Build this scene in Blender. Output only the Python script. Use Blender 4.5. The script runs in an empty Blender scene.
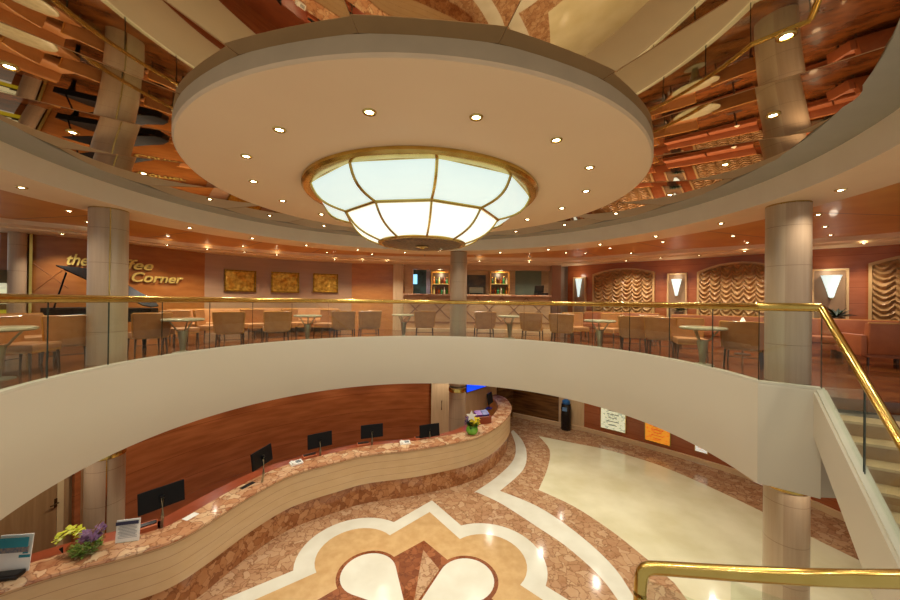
import bpy, bmesh, math, random
from math import sin, cos, pi, radians, hypot, atan2
from mathutils import Vector, Matrix
random.seed(7)
S = bpy.context.scene
COL = S.collection
EYE = 4.9                                   # camera height above the lower floor
# ------------------------------------------------------------------ camera
F, PIT, ROL = 347.5, 0.004, 0.0115
cd = bpy.data.cameras.new('camera'); cam = bpy.data.objects.new('camera', cd); COL.objects.link(cam)
cd.sensor_width = 36; cd.lens = F / 900 * 36; cd.clip_start = 0.02
fw = Vector((0, cos(PIT), sin(PIT))); u0 = Vector((0, -sin(PIT), cos(PIT))); r0 = Vector((1, 0, 0))
rt = r0 * cos(ROL) + u0 * sin(ROL); up = -r0 * sin(ROL) + u0 * cos(ROL)
m = Matrix((rt, up, -fw)).transposed().to_4x4(); m.translation = (0, 0, EYE)
cam.matrix_world = m
S.camera = cam
# ------------------------------------------------------------------ world and exposure
W = bpy.data.worlds.new('world'); S.world = W; W.use_nodes = True
bg = W.node_tree.nodes['Background']; bg.inputs[0].default_value = (1.0, 0.96, 0.88, 1); bg.inputs[1].default_value = 0.42
S.view_settings.view_transform = 'Standard'; S.view_settings.look = 'None'
S.view_settings.gamma = 1; S.view_settings.use_curve_mapping = False; S.view_settings.exposure = 0.2
S.cycles.max_bounces = 8; S.cycles.diffuse_bounces = 4; S.cycles.glossy_bounces = 5
S.cycles.transparent_max_bounces = 16; S.cycles.caustics_reflective = False; S.cycles.caustics_refractive = False
S.cycles.sample_clamp_indirect = 3
WARM = (1.0, 0.92, 0.80)
SPOT_W = 26.0
LK = 2.35

# ------------------------------------------------------------------ helpers
def ray(px, py):
    x = (px - 450) / F; y = -(py - 300) / F
    c, s = cos(ROL), sin(ROL); X = c * x - s * y; Y = s * x + c * y
    c, s = cos(PIT), sin(PIT)
    return X, c - s * Y, s + c * Y
def at(px, py, h):                          # point of height h (relative to the eye) seen there -> world
    X, Y, Z = ray(px, py); t = h / Z
    return Vector((X * t, Y * t, EYE + h))
def dep(px, py, Y0):                        # point at depth Y0
    X, Y, Z = ray(px, py); t = Y0 / Y
    return Vector((X * t, Y0, EYE + Z * t))
def on_curve(px, pts):                      # where the vertical plane through column px meets a plan polyline
    X, Y, Z = ray(px, 300)
    for a, b in zip(pts, pts[1:]):
        ca = a[0] * Y - a[1] * X; cb = b[0] * Y - b[1] * X
        if ca * cb <= 0 and ca != cb:
            t = ca / (ca - cb); return Vector((a[0] + (b[0] - a[0]) * t, a[1] + (b[1] - a[1]) * t)), atan2(b[1] - a[1], b[0] - a[0])
    raise ValueError(px)

def setp(o, label=None, cat=None, group=None, kind=None):
    if label: o['label'] = label
    if cat: o['category'] = cat
    if group: o['group'] = group
    if kind: o['kind'] = kind
    return o
def thing(name, label, cat, loc=(0, 0, 0), rz=0, group=None, kind=None):
    o = bpy.data.objects.new(name, None); COL.objects.link(o); o.empty_display_size = .1
    o.location = loc; o.rotation_euler = (0, 0, rz)
    return setp(o, label, cat, group, kind)
def obj(name, bm, mats, parent=None, smooth=False, label=None, world=True, kind=None):
    bmesh.ops.remove_doubles(bm, verts=bm.verts, dist=1e-5)
    bmesh.ops.recalc_face_normals(bm, faces=bm.faces)
    me = bpy.data.meshes.new(name); bm.to_mesh(me); bm.free()
    for mm in (mats if isinstance(mats, (list, tuple)) else [mats]): me.materials.append(mm)
    if smooth:
        me.polygons.foreach_set('use_smooth', [True] * len(me.polygons))
        try: me.set_sharp_from_angle(angle=radians(38))
        except Exception: pass
    o = bpy.data.objects.new(name, me); COL.objects.link(o)
    if parent: o.parent = parent
    return setp(o, label=label, kind=kind)
def struct(name, bm, mats, smooth=False):
    return obj(name, bm, mats, None, smooth, kind='structure')
def BM(): return bmesh.new()
def quad_grid(bm, rows, close=False, mi=0):
    vs = [[bm.verts.new(p) for p in r] for r in rows]
    n = len(rows[0])
    for a, b in zip(vs, vs[1:]):
        for i in range(n - (0 if close else 1)):
            j = (i + 1) % n
            f = bm.faces.new((a[i], a[j], b[j], b[i])); f.material_index = mi
    return vs
def box(bm, c, s, rz=0, mi=0, bev=0, rx=0, ry=0):
    M = Matrix.Translation(c) @ Matrix.Rotation(rz, 4, 'Z') @ Matrix.Rotation(ry, 4, 'Y') @ Matrix.Rotation(rx, 4, 'X') @ Matrix.Diagonal((s[0], s[1], s[2], 1))
    r = bmesh.ops.create_cube(bm, size=1, matrix=M)
    es = set(); fs = set()
    for v in r['verts']:
        es.update(v.link_edges); fs.update(v.link_faces)
    for f in fs: f.material_index = mi
    if bev:
        g = bmesh.ops.bevel(bm, geom=list(es), offset=bev, segments=2, affect='EDGES', profile=.6)
        for f in g['faces']: f.material_index = mi
def lathe(bm, prof, c=(0, 0, 0), n=24, mi=0, cap=True):
    rows = [[(c[0] + r * cos(2 * pi * i / n), c[1] + r * sin(2 * pi * i / n), c[2] + z) for i in range(n)] for r, z in prof]
    vs = quad_grid(bm, rows, True, mi)
    if cap:
        for k in (0, -1):
            if prof[k][0] > 1e-4:
                f = bm.faces.new(vs[k]); f.material_index = mi
def tube(bm, pts, r, n=8, mi=0, sq=(1, 1), cap=True):
    pts = [Vector(p) for p in pts]; rows = []
    R = r if isinstance(r, (list, tuple)) else [r] * len(pts)
    for i, p in enumerate(pts):
        t = (pts[min(i + 1, len(pts) - 1)] - pts[max(i - 1, 0)]).normalized()
        s = t.cross(Vector((0, 0, 1)))
        if s.length < 1e-3: s = Vector((1, 0, 0))
        s.normalize(); q = s.cross(t)
        k = 1.0
        if 0 < i < len(pts) - 1:
            a = (p - pts[i - 1]).normalized(); b = (pts[i + 1] - p).normalized()
            k = 1 / max(.5, cos(a.angle(b) / 2)) if a.length and b.length else 1
        rows.append([p + (s * cos(2 * pi * j / n) * sq[0] * k + q * sin(2 * pi * j / n) * sq[1]) * R[i] for j in range(n)])
    vs = quad_grid(bm, rows, True, mi)
    if cap:
        for k in (0, -1):
            f = bm.faces.new(vs[k]); f.material_index = mi
def poly(bm, pts, z, mi=0):
    f = bm.faces.new([bm.verts.new((p[0], p[1], z)) for p in pts]); f.material_index = mi
    if f.normal.z < 0 : pass
    bmesh.ops.triangulate(bm, faces=[f])
def prism(bm, pts, z0, z1, mi=0):
    a = [bm.verts.new((p[0], p[1], z0)) for p in pts]; b = [bm.verts.new((p[0], p[1], z1)) for p in pts]
    fs = []
    n = len(pts)
    for i in range(n):
        f = bm.faces.new((a[i], a[(i + 1) % n], b[(i + 1) % n], b[i])); f.material_index = mi
    for v in (a, b):
        f = bm.faces.new(v); f.material_index = mi; fs.append(f)
    bmesh.ops.triangulate(bm, faces=fs)
def normals2(path):
    out = []
    for i in range(len(path)):
        a = Vector(path[max(i - 1, 0)][:2]); b = Vector(path[min(i + 1, len(path) - 1)][:2])
        t = (b - a).normalized(); out.append(Vector((t.y, -t.x)))     # right hand side of travel
    return out
def sweep(bm, path, prof, closed=False, mi=0, ends=True):
    """prof: list of (offset to the right of travel, z)."""
    ns = normals2(path)
    rows = [[(p[0] + n.x * o, p[1] + n.y * o, z) for o, z in prof] for p, n in zip(path, ns)]
    vs = quad_grid(bm, rows, closed, mi)
    if closed and ends:
        for k in (0, -1):
            f = bm.faces.new(vs[k]); f.material_index = mi
            bmesh.ops.triangulate(bm, faces=[f])
def smooth_path(pts, n=8):
    """Catmull-Rom through the points."""
    P = [Vector(p) for p in pts]; out = []
    for i in range(len(P) - 1):
        a = P[max(i - 1, 0)]; b = P[i]; c = P[i + 1]; d = P[min(i + 2, len(P) - 1)]
        for k in range(n):
            t = k / n
            out.append(.5 * ((2 * b) + (c - a) * t + (2 * a - 5 * b + 4 * c - d) * t * t + (3 * b - a - 3 * c + d) * t ** 3))
    out.append(P[-1]); return out
def arc(c, r, a0, a1, n, asp=1):
    return [(c[0] + r * cos(radians(a0 + (a1 - a0) * i / n)), c[1] + r * asp * sin(radians(a0 + (a1 - a0) * i / n))) for i in range(n + 1)]
def dup(root, loc, rz, label=None, group=None):
    r = root.copy(); COL.objects.link(r); r.location = loc; r.rotation_euler = (0, 0, rz)
    if label: r['label'] = label
    if group: r['group'] = group
    for ch in list(root.children):
        c = ch.copy(); COL.objects.link(c); c.parent = r
        for g in list(ch.children):
            d = g.copy(); COL.objects.link(d); d.parent = c
    return r

# ------------------------------------------------------------------ materials
def srgb(c): return tuple((x / 255 / 12.92 if x / 255 <= .04045 else ((x / 255 + .055) / 1.055) ** 2.4) for x in c) + (1,)
def mat(name, c, rough=.5, metal=0, c2=None, scale=(3, 3, 3), detail=4, bump=0, emit=0, coat=0, contrast=(.35, .65), ecol=None, spec=.5):
    M = bpy.data.materials.new(name); M.use_nodes = True; nt = M.node_tree; N = nt.nodes; L = nt.links
    b = N['Principled BSDF']; b.inputs['Base Color'].default_value = srgb(c); b.inputs['Roughness'].default_value = rough
    b.inputs['Metallic'].default_value = metal; b.inputs['Specular IOR Level'].default_value = spec
    if coat: b.inputs['Coat Weight'].default_value = coat; b.inputs['Coat Roughness'].default_value = .06
    tc = N.new('ShaderNodeTexCoord'); mp = N.new('ShaderNodeMapping'); mp.inputs['Scale'].default_value = scale
    L.new(tc.outputs['Object'], mp.inputs[0])
    nz = N.new('ShaderNodeTexNoise'); nz.inputs['Scale'].default_value = 1; nz.inputs['Detail'].default_value = detail
    L.new(mp.outputs[0], nz.inputs['Vector'])
    cr = N.new('ShaderNodeValToRGB'); cr.color_ramp.elements[0].position = contrast[0]; cr.color_ramp.elements[1].position = contrast[1]
    cc = c2 or tuple(x * .96 for x in c)
    cr.color_ramp.elements[0].color = srgb(cc); cr.color_ramp.elements[1].color = srgb(c)
    L.new(nz.outputs['Fac'], cr.inputs[0]); L.new(cr.outputs[0], b.inputs['Base Color'])
    if bump:
        bp = N.new('ShaderNodeBump'); bp.inputs['Strength'].default_value = bump; bp.inputs['Distance'].default_value = .01
        L.new(nz.outputs['Fac'], bp.inputs['Height']); L.new(bp.outputs[0], b.inputs['Normal'])
    if emit:
        b.inputs['Emission Color'].default_value = srgb(ecol or c); b.inputs['Emission Strength'].default_value = emit
    return M
def breccia(name, cols, vein, scale=4.0, rough=.12):
    M = bpy.data.materials.new(name); M.use_nodes = True; nt = M.node_tree; N = nt.nodes; L = nt.links
    b = N['Principled BSDF']; b.inputs['Roughness'].default_value = rough
    tc = N.new('ShaderNodeTexCoord'); nz = N.new('ShaderNodeTexNoise'); nz.inputs['Scale'].default_value = 5; nz.inputs['Detail'].default_value = 5
    L.new(tc.outputs['Object'], nz.inputs['Vector'])
    mx = N.new('ShaderNodeMix'); mx.data_type = 'VECTOR'; mx.inputs[0].default_value = .25
    L.new(tc.outputs['Object'], mx.inputs[4]); L.new(nz.outputs['Color'], mx.inputs[5])
    vo = N.new('ShaderNodeTexVoronoi'); vo.feature = 'DISTANCE_TO_EDGE'; vo.inputs['Scale'].default_value = scale
    vc = N.new('ShaderNodeTexVoronoi'); vc.inputs['Scale'].default_value = scale
    L.new(mx.outputs[1], vo.inputs['Vector']); L.new(mx.outputs[1], vc.inputs['Vector'])
    sp = N.new('ShaderNodeSeparateColor'); L.new(vc.outputs['Color'], sp.inputs[0])
    n2 = N.new('ShaderNodeTexNoise'); n2.inputs['Scale'].default_value = 7; n2.inputs['Detail'].default_value = 6; L.new(tc.outputs['Object'], n2.inputs['Vector'])
    ad = N.new('ShaderNodeMath'); ad.operation = 'MULTIPLY_ADD'; ad.inputs[1].default_value = .55; L.new(sp.outputs[0], ad.inputs[0])
    m2 = N.new('ShaderNodeMath'); m2.operation = 'MULTIPLY'; m2.inputs[1].default_value = .5; L.new(n2.outputs['Fac'], m2.inputs[0]); L.new(m2.outputs[0], ad.inputs[2])
    cr = N.new('ShaderNodeValToRGB'); el = cr.color_ramp.elements
    el[0].position = .15; el[0].color = srgb(cols[0]); el[1].position = .85; el[1].color = srgb(cols[-1])
    for i, c in enumerate(cols[1:-1]):
        e = el.new(.15 + .7 * (i + 1) / (len(cols) - 1)); e.color = srgb(c)
    L.new(ad.outputs[0], cr.inputs[0])
    vr = N.new('ShaderNodeValToRGB'); vr.color_ramp.elements[0].position = .0; vr.color_ramp.elements[1].position = .07
    vr.color_ramp.elements[0].color = (.75, .75, .75, 1); vr.color_ramp.elements[1].color = (0, 0, 0, 1); L.new(vo.outputs[0], vr.inputs[0])
    mc = N.new('ShaderNodeMix'); mc.data_type = 'RGBA'; L.new(vr.outputs[0], mc.inputs[0]); L.new(cr.outputs[0], mc.inputs[6]); mc.inputs[7].default_value = srgb(vein)
    L.new(mc.outputs[2], b.inputs['Base Color'])
    return M
def grooved(name, c, c2, groove, pitch, axis='Z', rough=.25, coat=.3, scale=(2, 2, 20), off=0.0, width=.04, metal=0):
    """wood or lacquer with straight dark grooves every `pitch` metres along an axis."""
    M = mat(name, c, rough, metal, c2, scale, 5, coat=coat); nt = M.node_tree; N = nt.nodes; L = nt.links
    b = N['Principled BSDF']; src = b.inputs['Base Color'].links[0].from_socket
    tc = N.new('ShaderNodeTexCoord'); sp = N.new('ShaderNodeSeparateXYZ'); L.new(tc.outputs['Object'], sp.inputs[0])
    d = N.new('ShaderNodeMath'); d.operation = 'MULTIPLY_ADD'; d.inputs[1].default_value = 1 / pitch; d.inputs[2].default_value = off; L.new(sp.outputs[axis], d.inputs[0])
    fr = N.new('ShaderNodeMath'); fr.operation = 'FRACT'; L.new(d.outputs[0], fr.inputs[0])
    lt = N.new('ShaderNodeMath'); lt.operation = 'LESS_THAN'; lt.inputs[1].default_value = width; L.new(fr.outputs[0], lt.inputs[0])
    mc = N.new('ShaderNodeMix'); mc.data_type = 'RGBA'; L.new(lt.outputs[0], mc.inputs[0]); L.new(src, mc.inputs[6]); mc.inputs[7].default_value = srgb(groove)
    L.new(mc.outputs[2], b.inputs['Base Color']); return M
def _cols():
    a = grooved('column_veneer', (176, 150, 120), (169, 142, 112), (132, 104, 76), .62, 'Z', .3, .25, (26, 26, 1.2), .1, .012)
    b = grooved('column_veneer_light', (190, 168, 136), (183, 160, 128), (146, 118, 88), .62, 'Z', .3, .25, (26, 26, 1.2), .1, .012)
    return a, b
def glassmat(name, tint=(.93, .96, .92), refl=.06):
    M = bpy.data.materials.new(name); M.use_nodes = True; nt = M.node_tree; N = nt.nodes; L = nt.links
    N.remove(N['Principled BSDF']); out = N['Material Output']
    t = N.new('ShaderNodeBsdfTransparent'); t.inputs[0].default_value = (*tint, 1)
    g = N.new('ShaderNodeBsdfGlossy'); g.inputs['Roughness'].default_value = .02; g.inputs[0].default_value = (.9, .9, .9, 1)
    lw = N.new('ShaderNodeLayerWeight'); lw.inputs[0].default_value = .5
    pw = N.new('ShaderNodeMath'); pw.operation = 'POWER'; pw.inputs[1].default_value = 4; L.new(lw.outputs['Facing'], pw.inputs[0])
    ma = N.new('ShaderNodeMath'); ma.operation = 'MULTIPLY_ADD'; ma.inputs[1].default_value = .35; ma.inputs[2].default_value = .03; L.new(pw.outputs[0], ma.inputs[0])
    mx = N.new('ShaderNodeMixShader'); L.new(ma.outputs[0], mx.inputs[0]); L.new(t.outputs[0], mx.inputs[1]); L.new(g.outputs[0], mx.inputs[2])
    L.new(mx.outputs[0], out.inputs[0]); return M

colm, colm2 = _cols()
plaster = mat('cream_plaster', (240, 226, 198), .6, c2=(237, 222, 193))
fascia_m = mat('ivory_gloss_paint', (196, 186, 162), .32, c2=(194, 184, 159), scale=(.6, .6, .6))
ledge_m = mat('ledge_paint', (206, 200, 176), .3)
soffit_m = mat('peach_plaster', (240, 214, 172), .55, c2=(236, 209, 166))
grey_m = mat('grey_plaster', (168, 168, 152), .55, c2=(162, 162, 146))
disc_m = mat('tan_plaster', (240, 212, 170), .6, c2=(237, 208, 166), scale=(.7, .7, .7))
rim_m = mat('tan_rim_paint', (238, 208, 166), .5)
brass = mat('polished_brass', (214, 184, 104), .2, 1, c2=(198, 166, 84), scale=(5, 5, 5))
gold_d = mat('antique_gold', (176, 128, 44), .3, 1, c2=(120, 80, 25), scale=(14, 14, 14), bump=.3)

mirror_m = mat('bronze_mirror', (206, 180, 144), .02, 1, c2=(202, 176, 140))
seam_m = mat('mirror_seam', (190, 150, 104), .3, .6)
wood_c = mat('ceiling_veneer', (214, 150, 66), .5, 0, (202, 136, 56), (1.5, 1.5, 1), 4, coat=.15)
wood_l = mat('orange_veneer', (166, 104, 48), .3, 0, (152, 90, 38), (2, 2, 8), 4, coat=.2)
wood_o = mat('amber_veneer', (192, 128, 64), .3, 0, (178, 114, 54), (2, 2, 8), 4, coat=.2)
plum = mat('mauve_panel', (170, 134, 100), .4, 0, (164, 128, 94), (1, 1, 12), 3, coat=.2)
redwall = grooved('terracotta_lacquer', (166, 92, 52), (154, 82, 44), (134, 64, 34), .42, 'Z', .26, .3, (2, 2, 9), .2, .03)
wood_b = grooved('cherry_lacquer', (160, 92, 50), (140, 76, 38), (112, 52, 24), .62, 'Z', .14, .6, (1.2, 1.2, 9), .3, .015)
desk_m = grooved('desk_veneer', (200, 170, 128), (194, 163, 120), (150, 112, 78), .165, 'Z', .32, .15, (3, 3, 10), .1, .04)
parq = mat('upper_floor_wood', (134, 78, 36), .2, 0, (84, 44, 18), (2.2, 4, 2), 5, coat=.5)
rosso = breccia('red_breccia_marble', [(158, 114, 80), (176, 134, 98), (188, 150, 112), (196, 162, 126)], (116, 74, 46), 8)
rosso_t = breccia('counter_breccia_marble', [(150, 90, 58), (190, 138, 98), (208, 166, 126), (220, 190, 150)], (118, 66, 40), 7, .1)
rosso_d = breccia('plinth_breccia_marble', [(130, 78, 44), (160, 104, 62), (178, 124, 80), (190, 140, 96)], (110, 60, 32), 9)
brownm = breccia('brown_inlay_marble', [(112, 58, 30), (140, 78, 44), (158, 96, 58)], (92, 46, 24), 9)
creamm = mat('cream_marble', (226, 220, 186), .1, 0, (208, 200, 160), (.9, .9, .9), 6, coat=.2)
whitem = mat('white_marble', (224, 222, 204), .14, 0, (214, 210, 190), (2, 2, 2), 5)
sandm = mat('sand_marble', (206, 170, 118), .15, 0, (192, 154, 102), (5, 5, 5), 6)
stone = mat('brown_travertine', (122, 82, 40), .25, 0, (78, 48, 22), (1.2, 1.2, 11), 6, coat=.3)
glass = glassmat('clear_glass')
edge_m = mat('glass_edge', (34, 46, 34), .2)
leather = mat('tan_leather', (184, 126, 72), .42, 0, (174, 116, 64), (6, 6, 6))
leather_i = mat('peach_leather', (196, 138, 84), .45, 0, (188, 128, 76), (6, 6, 6))
redlea = mat('terracotta_upholstery', (160, 90, 48), .5, 0, (150, 82, 42), (6, 6, 6))
trimw = mat('chair_edge_wood', (204, 144, 66), .3, 0, (184, 122, 50), (8, 8, 8), coat=.4)
darkleg = mat('dark_leg', (70, 44, 28), .35)
tabtop = mat('table_stone', (206, 196, 160), .2, 0, (186, 176, 140), (14, 14, 14))
silver = mat('brushed_silver', (178, 176, 150), .32, .85)
black = mat('black_plastic', (16, 15, 15), .35)
screen_m = mat('monitor_back', (10, 10, 11), .5, spec=.2)
piano_m = mat('piano_black', (8, 7, 6), .5, spec=.15)
white_p = mat('white_card', (235, 232, 222), .6)
lamp_g = mat('lamp_glass', (200, 214, 208), .3, emit=.68, ecol=(226, 246, 240))
lamp_g2 = mat('lamp_glass_low', (220, 224, 216), .3, emit=.85, ecol=(240, 248, 240))
bulb_m = mat('bulb', (255, 244, 220), .4, emit=28, ecol=(255, 232, 190))
drape_m = mat('gold_satin', (178, 136, 86), .38, .1, (160, 118, 70), (9, 9, 9))
green = mat('leaf_green', (70, 110, 30), .5, 0, (40, 76, 18), (20, 20, 20))
darkgreen = mat('dark_leaf', (34, 52, 20), .5, 0, (22, 36, 14), (20, 20, 20))
whitebb = mat('cream_baseboard', (214, 182, 138), .3)

# ------------------------------------------------------------------ LOWER FLOOR (z = 0)
C0 = (-.45, 5.71)
FC = -EYE
def f(px, py): p = at(px, py, FC); return (p.x, p.y)
def fl(l): return [f(*p) for p in l]
wall_base = [(-1.0, 16.2), (1.2, 15.6)] + fl([(513, 416), (558.6, 425.8), (584, 431), (646.5, 447.8), (740, 476), (812.7, 506.5), (853, 525)]) + [(9.3, 6.6), (9.3, 4.0), (9.0, 0.2)]
bm = BM()
outline = [(-9.5, 0.2), (-9.5, 9), (-7, 13.5), (-4, 16), (-1, 16.8)] + wall_base[1:]
poly(bm, outline, 0, 0)
cream_path = smooth_path(fl([(538.5, 436), (573, 443), (606, 449.6), (661, 466), (740, 501), (812.7, 537.7), (875, 568)]), 4)
left_c = smooth_path(fl([(538.5, 490), (547.6, 468), (549.5, 449.6), (538.5, 436)]), 5)
low_c = smooth_path([Vector((3.3, .6)), Vector((3.8, 3.2))] + [Vector(q) for q in fl([(687, 600), (668.5, 578), (643, 556), (610, 530), (573, 506), (538.5, 490)])], 4)
poly(bm, [(p[0], p[1]) for p in low_c[:-1]] + [(p[0], p[1]) for p in left_c[:-1]] + [(p[0], p[1]) for p in cream_path] + [(8.2, 4), (7.6, .6)], .002, 1)
def ribbon(bm, A, B, z, mi):
    A = smooth_path([Vector(p) for p in A], 5); B = smooth_path([Vector(p) for p in B], 5)
    n = 40
    def rs(P):
        d = [0]
        for a, b in zip(P, P[1:]): d.append(d[-1] + (b - a).length)
        out = []; j = 0
        for k in range(n + 1):
            t = d[-1] * k / n
            while j < len(d) - 2 and d[j + 1] < t: j += 1
            w = (t - d[j]) / max(1e-9, d[j + 1] - d[j]); out.append(P[j].lerp(P[j + 1], min(1, w)))
        return out
    a, b = rs(A), rs(B)
    quad_grid(bm, [[(p.x, p.y, z) for p in a], [(p.x, p.y, z) for p in b]], False, mi)
up2 = fl([(500, 491), (536.6, 506), (573, 530), (610, 563), (635.6, 600)]) + [(3.05, 3.6), (2.4, 1.2)]
lo2 = fl([(476, 492), (500, 503), (536.6, 526.6), (573, 552), (618, 600)]) + [(2.75, 3.6), (2.1, 1.3)]
ribbon(bm, up2, lo2, .003, 2)
ribbon(bm, fl([(513, 430), (522, 440), (526.6, 453), (523, 470), (500, 491)]), fl([(511, 432), (515.6, 446), (513, 460.5), (496, 477.6), (474, 492.5)]), .003, 2)
RC = Vector((-.58, 5.42)); k = 1.125
ROT = radians(-3.5)
def quad4(pts, mirror=True):
    out = []
    for q in range(4):
        a = -q * pi / 2 + ROT
        for (x, y) in pts:
            out.append((RC.x + (x * cos(a) - y * sin(a)) * k, RC.y + (x * sin(a) + y * cos(a)) * k))
    return out
def rosette(apex, valley, r, cc=1.1):
    v = Vector(valley) - Vector((cc, cc)); a0 = atan2(v.y, v.x); a1 = pi / 2 - a0
    pts = [(0, apex)]
    n = 18
    for i in range(n + 1):
        a = a0 + (a1 - a0) * i / n
        pts.append((cc + r * cos(a), cc + r * sin(a)))
    return quad4(pts)
poly(bm, rosette(2.80, (.66, 2.0), 1.0), .003, 2)
poly(bm, rosette(2.38, (.66, 1.6), .68), .004, 3)
star = quad4([(0, 1.52), (.52, 1.02)])
poly(bm, star, .005, 4)
def petal(cx, cy, r, tip=.05):
    d = hypot(cx, cy); a0 = atan2(cy, cx); al = math.acos(r / d)
    pts = [(0.0 + tip * cos(a0), tip * sin(a0))]
    for i in range(25):
        a = a0 + pi - al - (2 * pi - 2 * al) * i / 24
        pts.append((cx + r * cos(a), cy + r * sin(a)))
    return pts
for sx, sy in ((1, 1), (-1, 1), (1, -1), (-1, -1)):
    for (r, z, mi) in ((.50, .006, 4), (.435, .007, 2)):
        pts = [(RC.x + (sx * x * cos(ROT) - sy * y * sin(ROT)) * k, RC.y + (sx * x * sin(ROT) + sy * y * cos(ROT)) * k) for x, y in petal(.78, .70, r)]
        poly(bm, pts, z, mi)
for q in (0, 2):
    a = -q * pi / 2 + ROT
    tri = [(RC.x + (x * cos(a) - y * sin(a)) * k, RC.y + (x * sin(a) + y * cos(a)) * k) for x, y in [(.03, .12), (.02, 1.28), (.34, .86)]]
    poly(bm, tri, .008, 0)
STAFF = True
FLOOR_BM = bm

# lower walls
cz = (C0[0], C0[1])
dw = arc(cz, 6.75, 168, 91, 50)
bm = BM(); sweep(bm, dw, [(0, 0), (0, 2.75), (-.12, 2.75), (-.12, 0)], True); struct('wall_back', bm, wood_b, True)
# left: cream panelled wall with doors, seen past the desk
lw = arc(cz, 6.9, 205, 168, 14)
bm = BM(); sweep(bm, lw, [(0, 0), (0, 2.75), (-.12, 2.75), (-.12, 0)], True); struct('wall_left', bm, mat('beige_door_veneer', (160, 126, 86), .4, 0, (146, 112, 74), (14, 14, 1.5)), True)
def wall_seg(name, p, q, z0, z1, m_, th=.1, off=0, structural=True):
    bm = BM(); sweep(bm, [p, q], [(off, z0), (off, z1), (off - th, z1), (off - th, z0)], True)
    return struct(name, bm, m_) if structural else bm
cream_w = mat('cream_panel', (206, 176, 134), .4, 0, (196, 164, 122), (14, 14, 1.5))
# door with handle beside the far column
e0 = dw[-1]
bm = BM(); sweep(bm, [e0, (.35, 12.35)], [(0, 0), (0, 2.75), (-.12, 2.75), (-.12, 0)], True); struct('wall_back.001', bm, cream_w)
# alcove wall behind the end of the desk, then brown stone
stw = on_curve(497, [(-1, 15.5), (1.2, 15.2), wall_base[2]])[0]
bm = BM(); sweep(bm, [(.35, 12.35), (1.95, 14.2)], [(0, 0), (0, 2.75), (-.1, 2.75), (-.1, 0)], True); struct('wall_back.002', bm, cream_w)
pS = [tuple(p) for p in wall_base[2:]]
bm = BM(); sweep(bm, [(1.95, 14.2), pS[0], pS[1]], [(0, 0), (0, 2.75), (-.12, 2.75), (-.12, 0)], True); struct('wall_back.003', bm, stone)
bm = BM(); sweep(bm, [pS[1], pS[2]], [(0, 0), (0, 2.75), (-.12, 2.75), (-.12, 0)], True); struct('wall_right', bm, cream_w)
rpath = smooth_path([Vector(p) for p in pS[2:]], 5)
bm = BM(); sweep(bm, rpath, [(0, 0), (0, 2.75), (-.12, 2.75), (-.12, 0)], True); struct('wall_right.001', bm, redwall, True)
bm = BM(); sweep(bm, [Vector(p) for p in pS[:2]] + rpath, [(.0, 0), (.04, 0), (.04, .14), (0, .16)], True); struct('baseboard_right', bm, whitebb, True)

# ------------------------------------------------------------------ BALCONY
FA = (-.48, 5.74); FRX, FRY = 4.94, 4.90
UP = EYE - 1.2
def fas(off, a0, a1, n=90):
    return [(FA[0] + (FRX + off) * cos(radians(a)), FA[1] + (FRY + off) * sin(radians(a))) for a in [a0 + (a1 - a0) * i / n for i in range(n + 1)]]
PA = -9.5
corner = Vector(fas(0, PA, PA, 1)[0]); c2 = Vector((4.86, 4.55))
gpath = [c2] + [Vector(p) for p in fas(0, PA, 214, 110)]       # travel anticlockwise: right = outside
zt = EYE - 1.10; zb = EYE - 2.50
bm = BM()
sweep(bm, gpath, [(-.06, zb), (-.06, zt - .03), (-.04, zt), (.14, zt), (.16, UP - .02), (.16, zb)], True)
# bulkhead under the landing, running right behind the stair
sweep(bm, [(6.0, 4.46), c2 + Vector((0, -.01))], [(0, zb), (0, UP - .2), (.3, UP - .2), (.3, zb)], True)
o = struct('balcony_fascia', bm, fascia_m, True)
bm = BM()      # raised ledge line along the glass
sweep(bm, gpath, [(-.045, zt + .001), (-.04, zt + .03), (.06, zt + .03), (.065, zt + .001)], True)
struct('trim_1', bm, ledge_m, True)
# upper floor
out_up = [(9.2, -.3), (13, 2), (13.2, 8), (10, 13), (5.5, 17.5), (-5.5, 17.5), (-9.5, 13), (-13, 8), (-13, 1.5)]
bm = BM()
inner = [(p.x, p.y) for p in [Vector(q) for q in fas(.15, PA, 214, 80)]]
pts = [(5.55, 4.40), (c2.x + .1, 4.55)] + inner + out_up[::-1][0:0]
outer = [(-13, 1.5), (-13, 8), (-9.5, 13), (-5.5, 17.5), (5.5, 17.5), (10, 13), (13.2, 8), (13, 3.2), (6.6, 3.2)]
prism(bm, [(6.4, 3.95), (c2.x + .1, 4.62)] + inner + outer[:-1], UP - .15, UP)
struct('floor_upper', bm, parq)
# lower ceiling under the balcony
bm = BM(); prism(bm, [(5.5, 4.5), (c2.x + .1, 4.62)] + [(p[0], p[1]) for p in fas(.15, PA, 214, 60)] + outer[:-1], 2.76, 2.80); struct('ceiling_lower', bm, plaster)

# ------------------------------------------------------------------ CEILING
H1 = EYE + 1.61; H2 = EYE + 1.936
n = 128
def ring(bm, r0, z0, r1, z1, mi=0, a0=0, a1=360, asp=.985):
    A = arc(C0, r0, a0, a1, n, asp); B = arc(C0, r1, a0, a1, n, asp)
    quad_grid(bm, [[(p[0], p[1], z0) for p in A], [(p[0], p[1], z1) for p in B]], False, mi)
bm = BM(); ring(bm, 5.40, H1 - .0, 5.36, H2 - .03); ring(bm, 5.36, H2 - .03, 5.36, H2 + .05); struct('ceiling_bulkhead', bm, plaster, True)
bm = BM(); ring(bm, 4.87, H2, 5.5, H2 + .0); ring(bm, 4.87, H2, 4.87, H2 + .1); struct('ceiling_ring', bm, grey_m)
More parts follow.
